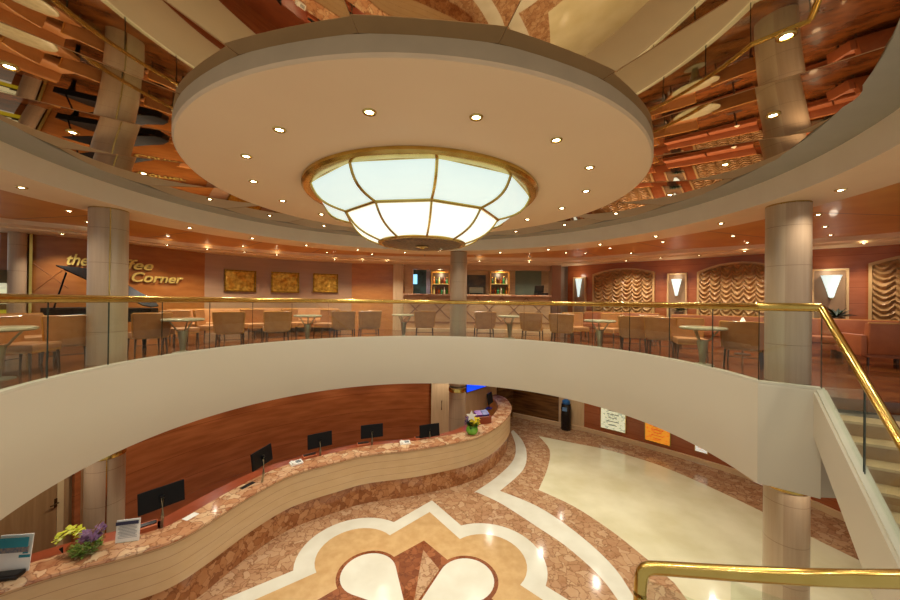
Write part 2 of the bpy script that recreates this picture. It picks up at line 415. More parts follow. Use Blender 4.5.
# balcony ceiling: cream ring, veneer ring, cream outer strip
bm = BM(); ring(bm, 5.40, H1, 6.38, H1, 0, -45, 225); ring(bm, 6.38, H1, 6.38, H1 + .06, 0, -45, 225); struct('ceiling', bm, soffit_m)
wo = [at(px, py, 1.61) for px, py in [(0, 220), (86, 229), (130, 238), (215, 247), (320, 255), (430, 258), (560, 259), (620, 256), (680, 251), (762, 246), (812, 241), (900, 234)]]
wo2 = smooth_path([Vector((-10.5, 3, 0)), Vector((-10.2, 5.5, 0))] + [Vector((p.x, p.y, 0)) for p in wo] + [Vector((10.9, 5.4, 0)), Vector((10.6, 2.5, 0))], 6)
bm = BM()
def inner_at(v):
    a = atan2((v.y - C0[1]) / .985, v.x - C0[0]); return (C0[0] + 6.38 * cos(a), C0[1] + 6.38 * .985 * sin(a))
quad_grid(bm, [[(v.x, v.y, H1 + .05) for v in wo2], [(*inner_at(v), H1 + .05) for v in wo2]])
for a in range(-30, 225, 15):                 # panel joints
    a += 4
    d = Vector((cos(radians(a)), sin(radians(a))))
    hit = min(wo2, key=lambda v: abs(atan2(v.y - C0[1], v.x - C0[0]) - atan2(d.y, d.x)))
    R_ = hypot(hit.x - C0[0], hit.y - C0[1]); t = Vector((-d.y, d.x)) * .012
    p = Vector(C0) + d * 6.4; q = Vector(C0) + d * R_
    vs = [bm.verts.new((w.x, w.y, H1 + .048)) for w in (p - t, p + t, q + t, q - t)]
    fc = bm.faces.new(vs); fc.material_index = 1
struct('ceiling_veneer', bm, [wood_c, mat('veneer_joint', (84, 40, 14), .4)])
# upper wall line
wl = [at(px, py, 1.55) for px, py in [(0, 231), (32, 233), (86, 238), (130, 243), (205, 252)]]
wl = [(-12.0, 4.0), (-11.3, 6.5)] + [(p.x, p.y) for p in wl]
wp = [(at(px, py, 1.55).x, at(px, py, 1.55).y) for px, py in [(205, 252), (280, 258.5), (352, 262.5)]]
wor = [wp[-1]] + [(at(px, py, 1.55).x, at(px, py, 1.55).y) for px, py in [(395, 263.7)]]
wr = [(at(px, py, 1.55).x, at(px, py, 1.55).y) for px, py in [(568, 265.5), (620, 262), (680, 258.5), (762, 253), (812, 248.5), (900, 243)]] + [(11.9, 6.0), (12.0, 3.0)]
allw = smooth_path([Vector((x, y, 0)) for x, y in wl + wp[1:] + [wor[1], (1.2, 15.0), wr[0]] + wr[1:]], 5)
bm = BM()
m_ = 60
def resamp(P, n):
    d = [0]
    for a, b in zip(P, P[1:]): d.append(d[-1] + (b - a).length)
    o = []; j = 0
    for k_ in range(n + 1):
        t = d[-1] * k_ / n
        while j < len(d) - 2 and d[j + 1] < t: j += 1
        o.append(P[j].lerp(P[j + 1], min(1, (t - d[j]) / max(1e-9, d[j + 1] - d[j]))))
    return o
A_, B_ = resamp(wo2, 80), resamp(allw, 80)
quad_grid(bm, [[(v.x, v.y, H1 + .06) for v in A_], [(v.x, v.y, H1 - .05) for v in A_], [(v.x + (w.x - v.x) * .35, v.y + (w.y - v.y) * .35, H1 - .05) for v, w in zip(A_, B_)],
               [(v.x + (w.x - v.x) * .35, v.y + (w.y - v.y) * .35, H1 - .09) for v, w in zip(A_, B_)], [(w.x * 1.06, (w.y - 5) * 1.08 + 5, H1 - .09) for w in B_]])
struct('ceiling_cornice', bm, soffit_m)
ZW = H1 + .02
def upwall(name, path, m_, z0=UP, z1=ZW, smooth=True):
    bm = BM(); sweep(bm, path, [(0, z0), (0, z1), (-.1, z1), (-.1, z0)], True); return struct(name, bm, m_, smooth)
coffee_pil = on_curve(30, wl)[0]
upwall('wall_left.001', smooth_path([Vector(p) for p in wl], 4)[8:], wood_l)
upwall('wall_left.002', smooth_path([Vector(p) for p in wp], 5), plum)
upwall('wall_left.003', wor, wood_o)
upwall('wall_right.002', smooth_path([Vector(p) for p in wr], 5), redwall)

# ------------------------------------------------------------------ mirrored ceiling of flat sector panels
ms = thing('ceiling_mirror', None, None, (0, 0, 0)); ms['kind'] = 'structure'
TAU = .05                                   # the mirror sheets sag a little between their seams
HIN, HOUT = EYE + 1.89, H2 + .025
RI, RO = 3.0, 4.96
for i in range(20):
    a0 = radians(-58 + 18 * i); a1 = radians(-58 + 18 * (i + 1))
    bm = BM()
    def pp(r, a, z): return (C0[0] + r * cos(a), C0[1] + r * sin(a), z)
    rows = []
    for k_ in range(5):
        r_ = RI + (RO + .1 - RI) * k_ / 4; zb0 = HIN + (HOUT - HIN) * k_ / 4; hw = r_ * radians(9)
        rows.append([pp(r_, a0 + (a1 - a0) * q / 16, zb0 - TAU * hw / 2 * (1 - (q / 8 - 1) ** 2)) for q in range(17)])
    quad_grid(bm, rows)
    tube(bm, [pp(RI, a0, HIN - .002), pp(RO, a0, HOUT - .004)], .003, 4, 1)
    obj('mirror_panel', bm, [mirror_m, seam_m], ms, True)

# ------------------------------------------------------------------ round canopy and dome lamp
DC = (-.436, 5.70)
HD = EYE + 1.73
can = thing('ceiling_canopy', 'huge round tan ceiling canopy around the glowing dome lamp', 'ceiling canopy', (DC[0], DC[1], HD))
bm = BM(); lathe(bm, [(1.80, .02), (1.80, 0), (3.20, 0), (3.225, .006), (3.23, .015)], (0, 0, 0), 128, cap=False); obj('underside', bm, disc_m, can, True)
bm = BM(); lathe(bm, [(3.23, .012), (3.245, .03), (3.245, .165), (3.2, .19), (3.1, .19)], (0, 0, 0), 128, cap=False); obj('rim', bm, rim_m, can, True, label='darker brown outer rim')
RL = 1.84
dome = thing('dome_lamp', 'large glowing faceted dome ceiling lamp of white glass panes in brass ribs', 'lamp', (DC[0] - .03, DC[1], HD))
bm = BM(); lathe(bm, [(RL, 0.0), (RL + .0, -.04), (RL - .03, -.075), (RL - .10, -.085), (RL - .25, -.06), (RL - .25, 0.02), (RL, .02)], (0, 0, 0), 96, cap=False); obj('brass_ring', bm, brass, dome, True)
NS = 10; ph = radians(-80)
tiers = [(RL - .12, -.05), (1.22, -.41), (.69, -.79)]
def bowed(r0_, z0_, r1_, z1_, t, bow):
    return r0_ + (r1_ - r0_) * t + bow * sin(pi * t), z0_ + (z1_ - z0_) * t - bow * sin(pi * t) * .6
glist = []
for ti in range(2):
    (ra, za), (rb, zb_) = tiers[ti], tiers[ti + 1]
    for s_ in range(NS):
        a0 = ph + 2 * pi * s_ / NS; a1 = ph + 2 * pi * (s_ + 1) / NS
        rows = []
        for j in range(7):
            r_, z_ = bowed(ra, za, rb, zb_, j / 6, .10 if ti == 0 else .07)
            p = Vector((r_ * cos(a0), r_ * sin(a0), z_)); q = Vector((r_ * cos(a1), r_ * sin(a1), z_))
            rows.append([p.lerp(q, t / 4) for t in range(5)])
        bm = BM(); quad_grid(bm, rows); obj('glass_pane', bm, (lamp_g, lamp_g2)[ti], dome, True)
    for s_ in range(NS):
        a0 = ph + 2 * pi * s_ / NS
        bm = BM()
        tube(bm, [(lambda rz_: ((rz_[0] + .005) * cos(a0), (rz_[0] + .005) * sin(a0), rz_[1] - .008))(bowed(ra, za, rb, zb_, j / 8, .10 if ti == 0 else .07)) for j in range(9)], .020 if ti == 0 else .017, 6)
        obj('rib', bm, brass, dome, True)
for (ra, za, th, nm) in ((tiers[0][0], tiers[0][1] - .01, .02, 'upper_band'), (tiers[1][0], tiers[1][1] - .01, .026, 'middle_band')):
    bm = BM()
    P_ = [((ra + .01) * cos(ph + 2 * pi * s_ / NS), (ra + .01) * sin(ph + 2 * pi * s_ / NS), za) for s_ in range(NS)]
    for a, b in zip(P_, P_[1:] + P_[:1]): tube(bm, [a, b], th, 6)
    obj(nm, bm, brass, dome)
bm = BM(); lathe(bm, [(.70, -.77), (.715, -.79), (.70, -.81), (.65, -.815), (.64, -.80)], (0, 0, 0), 64, cap=False); obj('bottom_ring', bm, brass, dome, True)
bm = BM(); lathe(bm, [(.66, -.80), (.62, -.815), (.35, -.83), (.001, -.835)], (0, 0, 0), 48, cap=False); obj('bottom_plate', bm, mat('pierced_bronze', (150, 112, 68), .35, .8, (84, 58, 30), (24, 24, 24), bump=.5), dome, True, label='mottled bronze bottom plate')
bm = BM(); lathe(bm, [(.10, -.835), (.11, -.845), (.07, -.855), (.04, -.86), (.03, -.875), (.001, -.88)], (0, 0, 0), 24, cap=False); obj('finial', bm, brass, dome, True)

# ------------------------------------------------------------------ downlights
def make_downlight(name, label, loc, group, rad=.055, power=None, spot=110):
    t = thing(name, label, 'ceiling light', loc, 0, group)
    bm = BM(); lathe(bm, [(rad * .72, -.002), (rad * .8, -.012), (rad * 1.15, -.014), (rad * 1.3, -.006), (rad * 1.32, .004)], (0, 0, 0), 20, cap=False); obj('bezel', bm, brass, t, True)
    bm = BM(); lathe(bm, [(.001, -.006), (rad * .5, -.008), (rad * .74, -.003)], (0, 0, 0), 16, cap=False); obj('bulb', bm, bulb_m, t, True)
    L_ = bpy.data.lights.new('spot', 'SPOT'); L_.energy = (power or SPOT_W) * LK; L_.color = WARM; L_.spot_size = radians(spot); L_.spot_blend = .7; L_.shadow_soft_size = .04
    s_ = bpy.data.objects.new('spot', L_); COL.objects.link(s_); s_.parent = t; s_.location = (0, 0, -.03)
    return t
proto = None
for a in list(range(-8, 200, 16)):
    for r_ in (5.9, 8.0):
        if r_ == 8.0 and a % 32 == 8: continue
        loc = (C0[0] + r_ * cos(radians(a)), C0[1] + r_ * sin(radians(a)), 2.76)
        if proto is None: proto = make_downlight('lower_downlight', 'small recessed downlight in the lower ceiling under the balcony', loc, 'recessed downlights under the balcony', .05, 22, 130)
        else: dup(proto, loc, 0)
g1 = 'recessed downlights in the round canopy'
proto = None
for i in range(16):
    a = radians(-97.3 + 22.4 * i); loc = (DC[0] + 2.54 * cos(a), DC[1] + 2.54 * sin(a), HD)
    if proto is None: proto = make_downlight('canopy_downlight', 'small recessed downlight in the underside of the tan canopy', loc, g1, .05, 24, 120)
    else: dup(proto, loc, 0)
proto = None
for i in range(20):
    a = radians(-49 + 18 * i); r_ = 4.3
    loc = (C0[0] + r_ * cos(a), C0[1] + r_ * sin(a), HIN + (HOUT - HIN) * (r_ - RI) / (RO - RI) - .02)
    if proto is None: proto = make_downlight('mirror_downlight', 'small round recessed downlight in the mirrored ceiling, one to each mirror panel', loc, 'recessed downlights in the mirrored ceiling', .045, 21, 120)
    else: dup(proto, loc, 0)
proto = None
for a in (-22.5, -8.7, 11.4, 25.7, 39.9, 54.7, 69.6, 85, 100.4, 115.1, 130, 144.1, 158.2, 174, -174.3, -159, -144):
    r_ = 5.92; a = radians(a); loc = (C0[0] + r_ * cos(a), C0[1] + r_ * sin(a), H1)
    if proto is None: proto = make_downlight('balcony_downlight', 'small round recessed downlight in the cream ceiling strip over the balcony edge', loc, 'recessed downlights over the balcony edge', .05, 22, 140)
    else: dup(proto, loc, 0)
proto = None
for px, py in [(69, 211), (88, 222), (168, 236), (243, 252 - 6), (327, 252.5), (372, 254), (663, 242), (610, 248), (631, 253), (585.5, 253), (733, 236), (747.5, 242.5), (818, 214.5), (825, 226.5), (830.5, 235), (566, 252.5)]:
    p = at(px, py, 1.655)
    if proto is None: proto = make_downlight('veneer_downlight', 'small round recessed downlight in the orange wood ceiling panels of the balcony', p, 'recessed downlights in the wood ceiling panels', .045, 26, 140)
    else: dup(proto, p, 0)
proto = None
for px, py in [(59, 234), (165, 245), (205.6, 249.5), (243, 252), (275.6, 255), (334, 259.5), (362, 260.8), (387, 261.5), (480, 261), (530, 262), (628, 260.5), (662, 258), (701, 255.5), (747, 251.5), (867, 243.5)]:
    p = at(px, py, 1.515); v_ = Vector((C0[0] - p.x, C0[1] - p.y, 0)).normalized(); p = p + v_ * .12
    if proto is None: proto = make_downlight('wall_downlight', 'small round recessed downlight in the pale ceiling strip along the balcony walls', p, 'recessed downlights along the balcony walls', .045, 40, 120)
    else: dup(proto, p, 0)

# ------------------------------------------------------------------ columns
def column(x, y, r, label, rot, base=True, strip=True, top=H1 + .02):
    t = thing('column', label, 'column', (x, y, 0), rot)
    n_ = 48
    bm = BM(); lathe(bm, [(r, 0.0), (r, 2.16)], (0, 0, 0), n_, cap=False)
    lathe(bm, [(r, 2.2), (r, top - .03)], (0, 0, 0), n_, 0, cap=False)
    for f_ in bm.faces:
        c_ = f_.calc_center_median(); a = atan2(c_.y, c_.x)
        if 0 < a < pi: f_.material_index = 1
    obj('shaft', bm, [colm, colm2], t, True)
    bm = BM(); lathe(bm, [(r + .0, 2.0), (r + .01, 2.01), (r + .01, 2.12), (r, 2.14)], (0, 0, 0), n_, cap=False); obj('lower_collar', bm, brass, t, True)
    bm = BM(); lathe(bm, [(r - .01, top - .05), (r + .0, top - .045), (r + .0, top - .02), (r - .02, top - .02)], (0, 0, 0), n_, cap=False); obj('upper_collar', bm, brass, t, True)
    if strip:
        for s_ in (0, pi):
            bm = BM(); box(bm, ((r + .001) * cos(s_), (r + .001) * sin(s_), top / 2), (.012, .016, top - .08)); obj('brass_strip', bm, brass, t)
    return t
column(-6.29, 6.39, .275, 'round veneered column left of the dome lamp, in front of the piano', radians(-42))
column(5.41, 5.57, .275, 'round veneered column at the top of the stairs on the right', radians(40), strip=False)
column(.27, 11.25, .27, 'round veneered column in the middle, in front of the bar', 0, strip=False)

# ------------------------------------------------------------------ balustrade
rail_h = EYE - .025
bal = thing('balcony_balustrade', 'curved glass balustrade with brass handrail along the white balcony edge', 'balustrade', (0, 0, 0))
bm = BM(); tube(bm, [(p.x, p.y, rail_h) for p in [c2 + Vector((0, 0))] + [Vector(q) for q in fas(0, PA, 214, 130)]], .05, 12, sq=(.9, 1.15)); obj('handrail', bm, brass, bal, True)
js = [PA + 11.3 * i for i in range(21)]
for a, b in zip(js, js[1:]):
    bm = BM(); sweep(bm, fas(0, a + .06, b - .06, 8), [(-.006, zt + .02), (-.006, rail_h - .02), (.006, rail_h - .02), (.006, zt + .02)], True)
    for f_ in bm.faces:
        if len(f_.verts) == 3: f_.material_index = 1
    obj('glass_panel', bm, [glass, edge_m], bal, True)
bm = BM(); sweep(bm, [c2, corner], [(-.006, zt + .02), (-.006, rail_h - .02), (.006, rail_h - .02), (.006, zt + .02)], True)
for f_ in bm.faces:
    if len(f_.verts) == 3: f_.material_index = 1
obj('glass_panel', bm, [glass, edge_m], bal)

# ------------------------------------------------------------------ staircase on the right
st = thing('staircase', 'staircase descending from the balcony landing on the right', 'stairs', (c2.x, c2.y, 0))
d_ = Vector((-.477, -.879)); nrm = Vector((.879, -.477)); SL = .70
def spt(s, off=0, dz=0, sl=None):
    p = d_ * s + nrm * off; return Vector((p.x, p.y, dz - (SL if sl is None else sl) * s))
bm = BM()
for i in range(12):
    s0 = .12 + i * .245; z_ = UP - .172 * (i + 1)
    c_ = [spt(s0, .06), spt(s0, 1.9), spt(s0 + .255, 1.9), spt(s0 + .255, .06)]
    prism(bm, [(p.x, p.y) for p in c_], z_ - .19, z_ - .03)
obj('treads', bm, mat('stair_tread', (170, 132, 84), .35, 0, (150, 112, 68), (4, 4, 4)), st)
bm = BM()
for i in range(12):
    s0 = .12 + i * .245; z_ = UP - .172 * (i + 1)
    c_ = [spt(s0 - .02, .06), spt(s0 - .02, 1.9), spt(s0 + .265, 1.9), spt(s0 + .265, .06)]
    prism(bm, [(p.x, p.y) for p in c_], z_ - .03, z_)
obj('nosing', bm, mat('stair_nosing', (206, 178, 130), .25), st, label='paler stone tread slabs')
def slab(bm, s0, s1, off0, off1, za, zb2, sa=None, sb=None):
    rows = []
    for s in (s0, s1):
        rows.append([spt(s, off0, za, sa), spt(s, off1, za, sa), spt(s, off1, zb2, sb), spt(s, off0, zb2, sb)])
    vs = quad_grid(bm, rows, True)
    bm.faces.new(vs[0]); bm.faces.new(vs[1])
bm = BM(); slab(bm, 0, 2.6, -.08, .06, zt, zt - .57, .68, .84); obj('stringer', bm, fascia_m, st)
bm = BM(); slab(bm, 0, 2.6, -.05, .035, zt + .03, zt, .68, .68); obj('stringer_cap', bm, ledge_m, st)
for s0, s1 in ((.02, 1.0), (1.02, 2.0), (2.02, 2.6)):
    bm = BM(); slab(bm, s0, s1, -.006, .006, rail_h - .02, zt + .02, .76, .68)
    for f_ in bm.faces:
        if abs(f_.calc_area()) < .03: f_.material_index = 1
    obj('glass_panel', bm, [glass, edge_m], st)
bm = BM(); tube(bm, [spt(0, 0, rail_h, .76), spt(1.3, 0, rail_h, .76), spt(2.6, 0, rail_h, .76)], .042, 12, sq=(1.05, .9)); obj('handrail', bm, brass, st, True)

# near brass rail, bottom right
nr = thing('landing_balustrade', 'short glass balustrade with thick brass rail at the bottom right of the photo', 'balustrade', (1.3, 1.45, 0))
pts = [dep(641, 640, 1.90), dep(640, 600, 1.90), dep(640.5, 585, 1.90), dep(642.5, 573, 1.90), dep(649, 568.5, 1.89), dep(662, 568.5, 1.86), dep(740, 573.5, 1.66), dep(820, 577.5, 1.50), dep(900, 579, 1.40), dep(1100, 579, 1.15)]
pts = smooth_path(pts, 4)
off = Vector((1.3, 1.45, 0))
bm = BM(); tube(bm, [p - off for p in pts], .033, 12); obj('handrail', bm, brass, nr, True)
gp = [dep(648, 575, 1.89), dep(729, 575, 1.685), dep(731, 575, 1.68), dep(900, 579, 1.40), dep(1100, 579, 1.15)]
for a, b in ((0, 1), (2, 4)):
    bm = BM(); sweep(bm, [(gp[a] - off).to_2d(), (gp[b] - off).to_2d()], [(-.006, EYE - 2.1), (-.006, gp[a].z - .03), (.006, gp[a].z - .03), (.006, EYE - 2.1)], True); obj('glass_panel', bm, glass, nr)
bm = BM(); sweep(bm, [(gp[0] - off).to_2d(), (gp[4] - off).to_2d()], [(-.08, EYE - 2.3), (-.08, EYE - 2.08), (.08, EYE - 2.08), (.08, EYE - 2.3)], True); obj('base_ledge', bm, fascia_m, nr)

# ------------------------------------------------------------------ reception desk
HC = -3.67; ZC = EYE + HC
front = [at(px, py, HC) for px, py in [(0, 591), (73, 568), (120, 556), (170, 541), (206.7, 521.7), (253, 493), (293, 473), (340, 460), (369, 453.5), (418, 448), (467, 439), (491, 430), (506, 418.5), (511.4, 408), (506, 398.5), (496, 394.4)]]
front = smooth_path([Vector((-6.1, 3.75, 0))] + [Vector((p.x, p.y, 0)) for p in front] + [], 5)
n2 = normals2(front)
DW = .58
back_ = [(p.x - n.x * DW, p.y - n.y * DW) for p, n in zip(front, n2)]
poly(FLOOR_BM, [tuple(q) for q in back_[:62:2]] + [(.35, 12.3)] + [(p[0], p[1]) for p in dw[::-1]] + [(-8.5, 4.0)], .0025, 5)
struct('floor', FLOOR_BM, [rosso, creamm, whitem, sandm, brownm, mat('staff_floor', (124, 62, 30), .4, 0, (110, 52, 24))])
desk = thing('reception_desk', 'long S-curved reception desk with marble top and beige wood front', 'reception desk', (0, 0, 0))
bm = BM(); sweep(bm, front, [(0, ZC - .05), (0.015, ZC - .03), (.01, ZC), (-DW * .8, ZC), (-DW * .8, ZC - .05)], True); obj('marble_top', bm, rosso_t, desk, True)
bm = BM(); sweep(bm, front, [(-.03, .50), (-.03, ZC - .05), (-.08, ZC - .05), (-.08, .50)], True); obj('front_panel', bm, desk_m, desk, True)
bm = BM(); sweep(bm, front, [(-.10, .0), (-.10, .505), (-.2, .505), (-.2, 0)], True); obj('plinth', bm, rosso_d, desk, True)
bm = BM(); sweep(bm, front, [(-DW * .72, .0), (-DW * .72, ZC - .05), (-DW * .78, ZC - .05), (-DW * .78, 0)], True); obj('back_panel', bm, wood_o, desk, True)
main = front[:62]
bm = BM(); sweep(bm, main, [(-DW * .8, ZC - .20), (-DW * .8, ZC - .16), (-1.05, ZC - .16), (-1.05, ZC - .20)], True); obj('work_surface', bm, mat('work_top', (150, 70, 38), .3, 0, (134, 60, 30)), desk, True)

def mon_at(px, py, w, tilt_rz, label):
    """monitor standing on the work surface behind the counter, its back to us."""
    bp = min(range(len(front)), key=lambda i: abs((front[i].x) / front[i].y * F + 450 - px))
    p = front[bp]; nn = n2[bp]; q = p - nn.to_3d() * .62
    # slide along the same view ray
    X, Y, Z = ray(px, py)
    yy = q.y; c_ = Vector((X / Y * yy, yy, EYE + Z / Y * yy)); width = w * yy / F
    return c_, width, atan2(nn.y, nn.x) + pi / 2
mons = [(162, 497, 42, 'computer monitor seen from behind, nearest the flower bowl, tilted on its arm', 1),
        (262, 457, 29, 'computer monitor seen from behind, second from the flower bowl', 1),
        (320, 440, 26, 'computer monitor seen from behind, the middle of the five on the desk', 1),
        (372, 431, 24, 'computer monitor seen from behind, second from the far column', 1),
        (429.5, 430.5, 22, 'computer monitor seen from behind, beside the vase with yellow flowers', 1)]
for px, py, w, lb, _ in mons:
    c_, wd, rz = mon_at(px, py, w, 0, lb)
    rz += radians(13) if px < 300 else 0
    wd = .60 if w > 40 else .56
    base_z = ZC - .16
    t = thing('computer_monitor', lb, 'monitor', (c_.x, c_.y, base_z), rz, 'monitors along the reception desk')
    zc = c_.z - base_z
    bm = BM(); box(bm, (0, 0, zc), (wd, .035, .33), bev=.008, rx=radians(-8)); obj('display', bm, screen_m, t)
    bm = BM(); box(bm, (0, .02, 0.01), (.24, .18, .02), bev=.005); obj('base', bm, black, t)
    bm = BM(); tube(bm, [(0, .02, .01), (0, -.04, zc * .5), (0, -.035, zc)], .022, 8); obj('stand', bm, silver, t, True)
    bm = BM(); box(bm, (0, -.03, zc), (.07, .03, .07), bev=.004); obj('mount', bm, screen_m, t)
    t2 = thing('desk_pad', 'orange desk pad with keyboard at the monitor' + lb.split('behind')[1], 'desk pad', (c_.x, c_.y, base_z), rz - (radians(13) if px < 300 else 0))
    bm = BM(); box(bm, (-.2, .14, .075), (.30, .2, .15), bev=.01); obj('pad', bm, mat('orange_pad', (206, 110, 66), .5), t2)
    bm = BM(); box(bm, (-.2, .14, .158), (.28, .1, .015), bev=.004); obj('keyboard', bm, black, t2)
# telephones / keyboards lying on the counter
for (px, py, lb) in ((292.5, 460, 'pale desk telephone on the counter between the second and middle monitor'), (399.5, 440, 'pale desk telephone between the fourth and fifth monitor'), (186, 512, 'white sheet of paper behind the first monitor')):
    p = at(px, py, HC); i = min(range(len(front)), key=lambda i: (front[i].to_2d() - p.to_2d()).length); nn = n2[i]
    q = front[i] - nn.to_3d() * .38
    rz = atan2(nn.y, nn.x) + pi / 2
    if 'paper' in lb:
        bm = BM(); box(bm, (0, 0, 0), (.2, .12, .006)); o = obj('paper_sheet', bm, white_p); o.location = (q.x, q.y, ZC + .004); o.rotation_euler = (0, 0, rz); setp(o, lb, 'paper')
    else:
        t = thing('desk_telephone', lb, 'telephone', (q.x, q.y, ZC), rz)
        bm = BM(); box(bm, (0, 0, .02), (.26, .17, .04), bev=.008, rx=radians(6)); obj('body', bm, white_p, t)
        bm = BM(); box(bm, (-.08, 0, .052), (.045, .17, .025), bev=.008); obj('handset', bm, white_p, t)
        bm = BM()
        for a in range(4):
            for b in range(3): box(bm, (.0 + a * .028, -.045 + b * .04, .046), (.018, .024, .01))
        obj('keypad', bm, mat('grey_keys', (110, 116, 120), .5), t)

# ------------------------------------------------------------------ things on the desk
def on_desk(px, py): p = at(px, py, HC); return Vector((p.x, p.y, ZC))
p = on_desk(86, 553)
t = thing('flower_bowl', 'glass bowl with yellow orchid and purple flowers on the near end of the desk', 'flower arrangement', p, 0)
bm = BM(); lathe(bm, [(.05, 0), (.12, .02), (.18, .08), (.20, .15), (.19, .15), (.165, .08), (.10, .03), (.0, .02)], (0, 0, 0), 28, cap=False); obj('bowl', bm, glassmat('bowl_glass', (.8, .9, .8)), t, True)
def leafclump(bm, n_, r_, z0, z1, sz, seed):
    rr = random.Random(seed)
    for i in range(n_):
        a = rr.random() * 2 * pi; r = r_ * rr.random() ** .5; z = z0 + (z1 - z0) * rr.random()
        d = Vector((cos(a), sin(a), rr.uniform(-.2, .9))).normalized(); c = Vector((r * cos(a), r * sin(a), z))
        s = d.cross(Vector((0, 0, 1))).normalized() * sz * .35; tip = c + d * sz
        mid = c + d * sz * .5 + Vector((0, 0, sz * .12))
        v = [bm.verts.new(q) for q in (c, mid + s, tip, mid - s)]
        bm.faces.new(v)
bm = BM(); leafclump(bm, 260, .14, .03, .14, .055, 1); obj('moss', bm, mat('bright_moss', (150, 176, 70), .6, 0, (110, 140, 46), (20, 20, 20)), t, kind=None)
def blossoms(bm, cs, sz, seed):
    rr = random.Random(seed)
    for c in cs:
        b0 = rr.random() * 6
        for k_ in range(5):
            a = b0 + k_ * 2 * pi / 5; d = Vector((cos(a), sin(a) * .8, sin(a) * .5 + .2)); u = Vector((-sin(a), cos(a), .2)) * sz * .4
            c = Vector(c); v = [bm.verts.new(q) for q in (c, c + d * sz * .6 + u, c + d * sz, c + d * sz * .6 - u)]
            bm.faces.new(v)
rr = random.Random(4)
bm = BM(); blossoms(bm, [(rr.uniform(-.02, .18), rr.uniform(-.08, .1), rr.uniform(.18, .34)) for _ in range(26)], .06, 3); obj('purple_flowers', bm, mat('purple_petal', (128, 88, 120), .6, 0, (96, 60, 100), (20, 20, 20)), t)
bm = BM()
stems = [[(-.02, 0, .1), (-.10, 0, .28), (-.24, -.02, .33), (-.36, -.03, .24)], [(.05, 0, .1), (.10, 0, .3), (.20, .02, .46)], [(.08, .02, .1), (.14, .0, .26), (.24, .0, .36)]]
for s_ in stems: tube(bm, s_, .006, 5)
obj('stems', bm, mat('twig', (150, 110, 60), .6), t)
bm = BM(); blossoms(bm, [(-.14, 0, .31), (-.22, -.02, .33), (-.28, .01, .29), (-.33, -.02, .25), (-.37, -.02, .2), (-.08, 0, .27)], .09, 9); obj('orchid_blossoms', bm, mat('orchid_yellow', (206, 200, 40), .5, 0, (170, 180, 30), (20, 20, 20)), t, label='yellow-green orchid blossoms')
bm = BM(); tube(bm, [(-.30, -.03, .02), (-.33, -.03, .09)], [.006, .022], 8); obj('pick', bm, black, t)

p = on_desk(128, 541)
t = thing('notice_sign', 'white notice sign with dark header standing between the flower bowl and first monitor', 'sign', p, radians(14))
bm = BM(); box(bm, (0, 0, .16), (.30, .012, .32), rx=radians(-6)); obj('card', bm, white_p, t)
bm = BM(); box(bm, (0, -.022, .285), (.29, .002, .05), rx=radians(-6)); obj('header', bm, mat('navy_print', (40, 40, 66), .6), t)
bm = BM()
for i in range(9): box(bm, (0, -.016 + .0, .24 - i * .022), (.24 if i % 3 else .2, .003, .006), rx=radians(-6))
obj('print_lines', bm, mat('grey_print', (150, 150, 150), .6), t)
bm = BM(); box(bm, (0, .03, .006), (.26, .12, .012)); obj('foot', bm, glass, t)

p = on_desk(10, 574)
t = thing('brochure_sign', 'teal and white brochure sign in a black holder at the left end of the desk', 'sign', p + Vector((0, .05, 0)), radians(8))
bm = BM(); box(bm, (0, 0, .24), (.38, .012, .46), rx=radians(-8)); obj('card', bm, white_p, t)
bm = BM(); box(bm, (0, -.036, .40), (.375, .003, .12), rx=radians(-8)); box(bm, (.12, -.012, .2), (.13, .003, .035), rx=radians(-8)); box(bm, (0.14, -.021, .27), (.06, .003, .06), rx=radians(-8)); box(bm, (-.02, -.006, .115), (.3, .003, .05), rx=radians(-8)); obj('teal_print', bm, mat('teal_print', (30, 128, 142), .5), t)
bm = BM(); box(bm, (0, -.028, .30), (.36, .003, .07), rx=radians(-8)); obj('picture_strip', bm, mat('photo_strip', (150, 130, 110), .5, 0, (70, 90, 110), (30, 30, 30)), t)
p = on_desk(9, 577)
o_ = thing('card_reader', 'black card reader lying in front of the teal brochure sign', 'card reader', p + Vector((-.02, -.02, 0)), radians(12))
bm = BM(); box(bm, (0, 0, .03), (.34, .14, .06), bev=.02); obj('body', bm, black, o_)
bm = BM(); box(bm, (-.08, -.072, .03), (.12, .004, .03)); obj('label_strip', bm, white_p, o_)

p = on_desk(472, 434)
t = thing('flower_vase', 'round green glass vase with yellow flowers near the far column', 'flower vase', p, 0)
bm = BM(); lathe(bm, [(.06, 0), (.12, .02), (.165, .09), (.16, .17), (.12, .23), (.13, .25), (.11, .23), (.14, .17), (.145, .09), (.1, .03), (0, .02)], (0, 0, 0), 28, cap=False); obj('vase', bm, mat('green_glass', (120, 176, 60), .1, 0, (80, 150, 40), (8, 8, 8)), t, True)
bm = BM(); blossoms(bm, [(random.Random(i).uniform(-.08, .16), random.Random(i + 9).uniform(-.08, .1), random.Random(i + 5).uniform(.24, .40)) for i in range(18)], .09, 5); obj('yellow_flowers', bm, mat('yellow_petal', (236, 214, 40), .5, 0, (210, 180, 20), (20, 20, 20)), t)
bm = BM(); leafclump(bm, 50, .1, .22, .34, .14, 3); obj('foliage', bm, green, t)
bm = BM(); blossoms(bm, [(-.12, 0, .36), (-.16, .02, .30), (-.14, .02, .42)], .08, 5); obj('purple_flower', bm, mat('violet_petal', (90, 50, 110), .5), t)
bm = BM()
cs = Vector((-.02, -.02, .50))
pts = []
for i in range(10):
    a = pi / 2 + i * pi / 5; r_ = .16 if i % 2 == 0 else .07; pts.append((cs.x + r_ * cos(a), cs.y, cs.z + r_ * sin(a)))
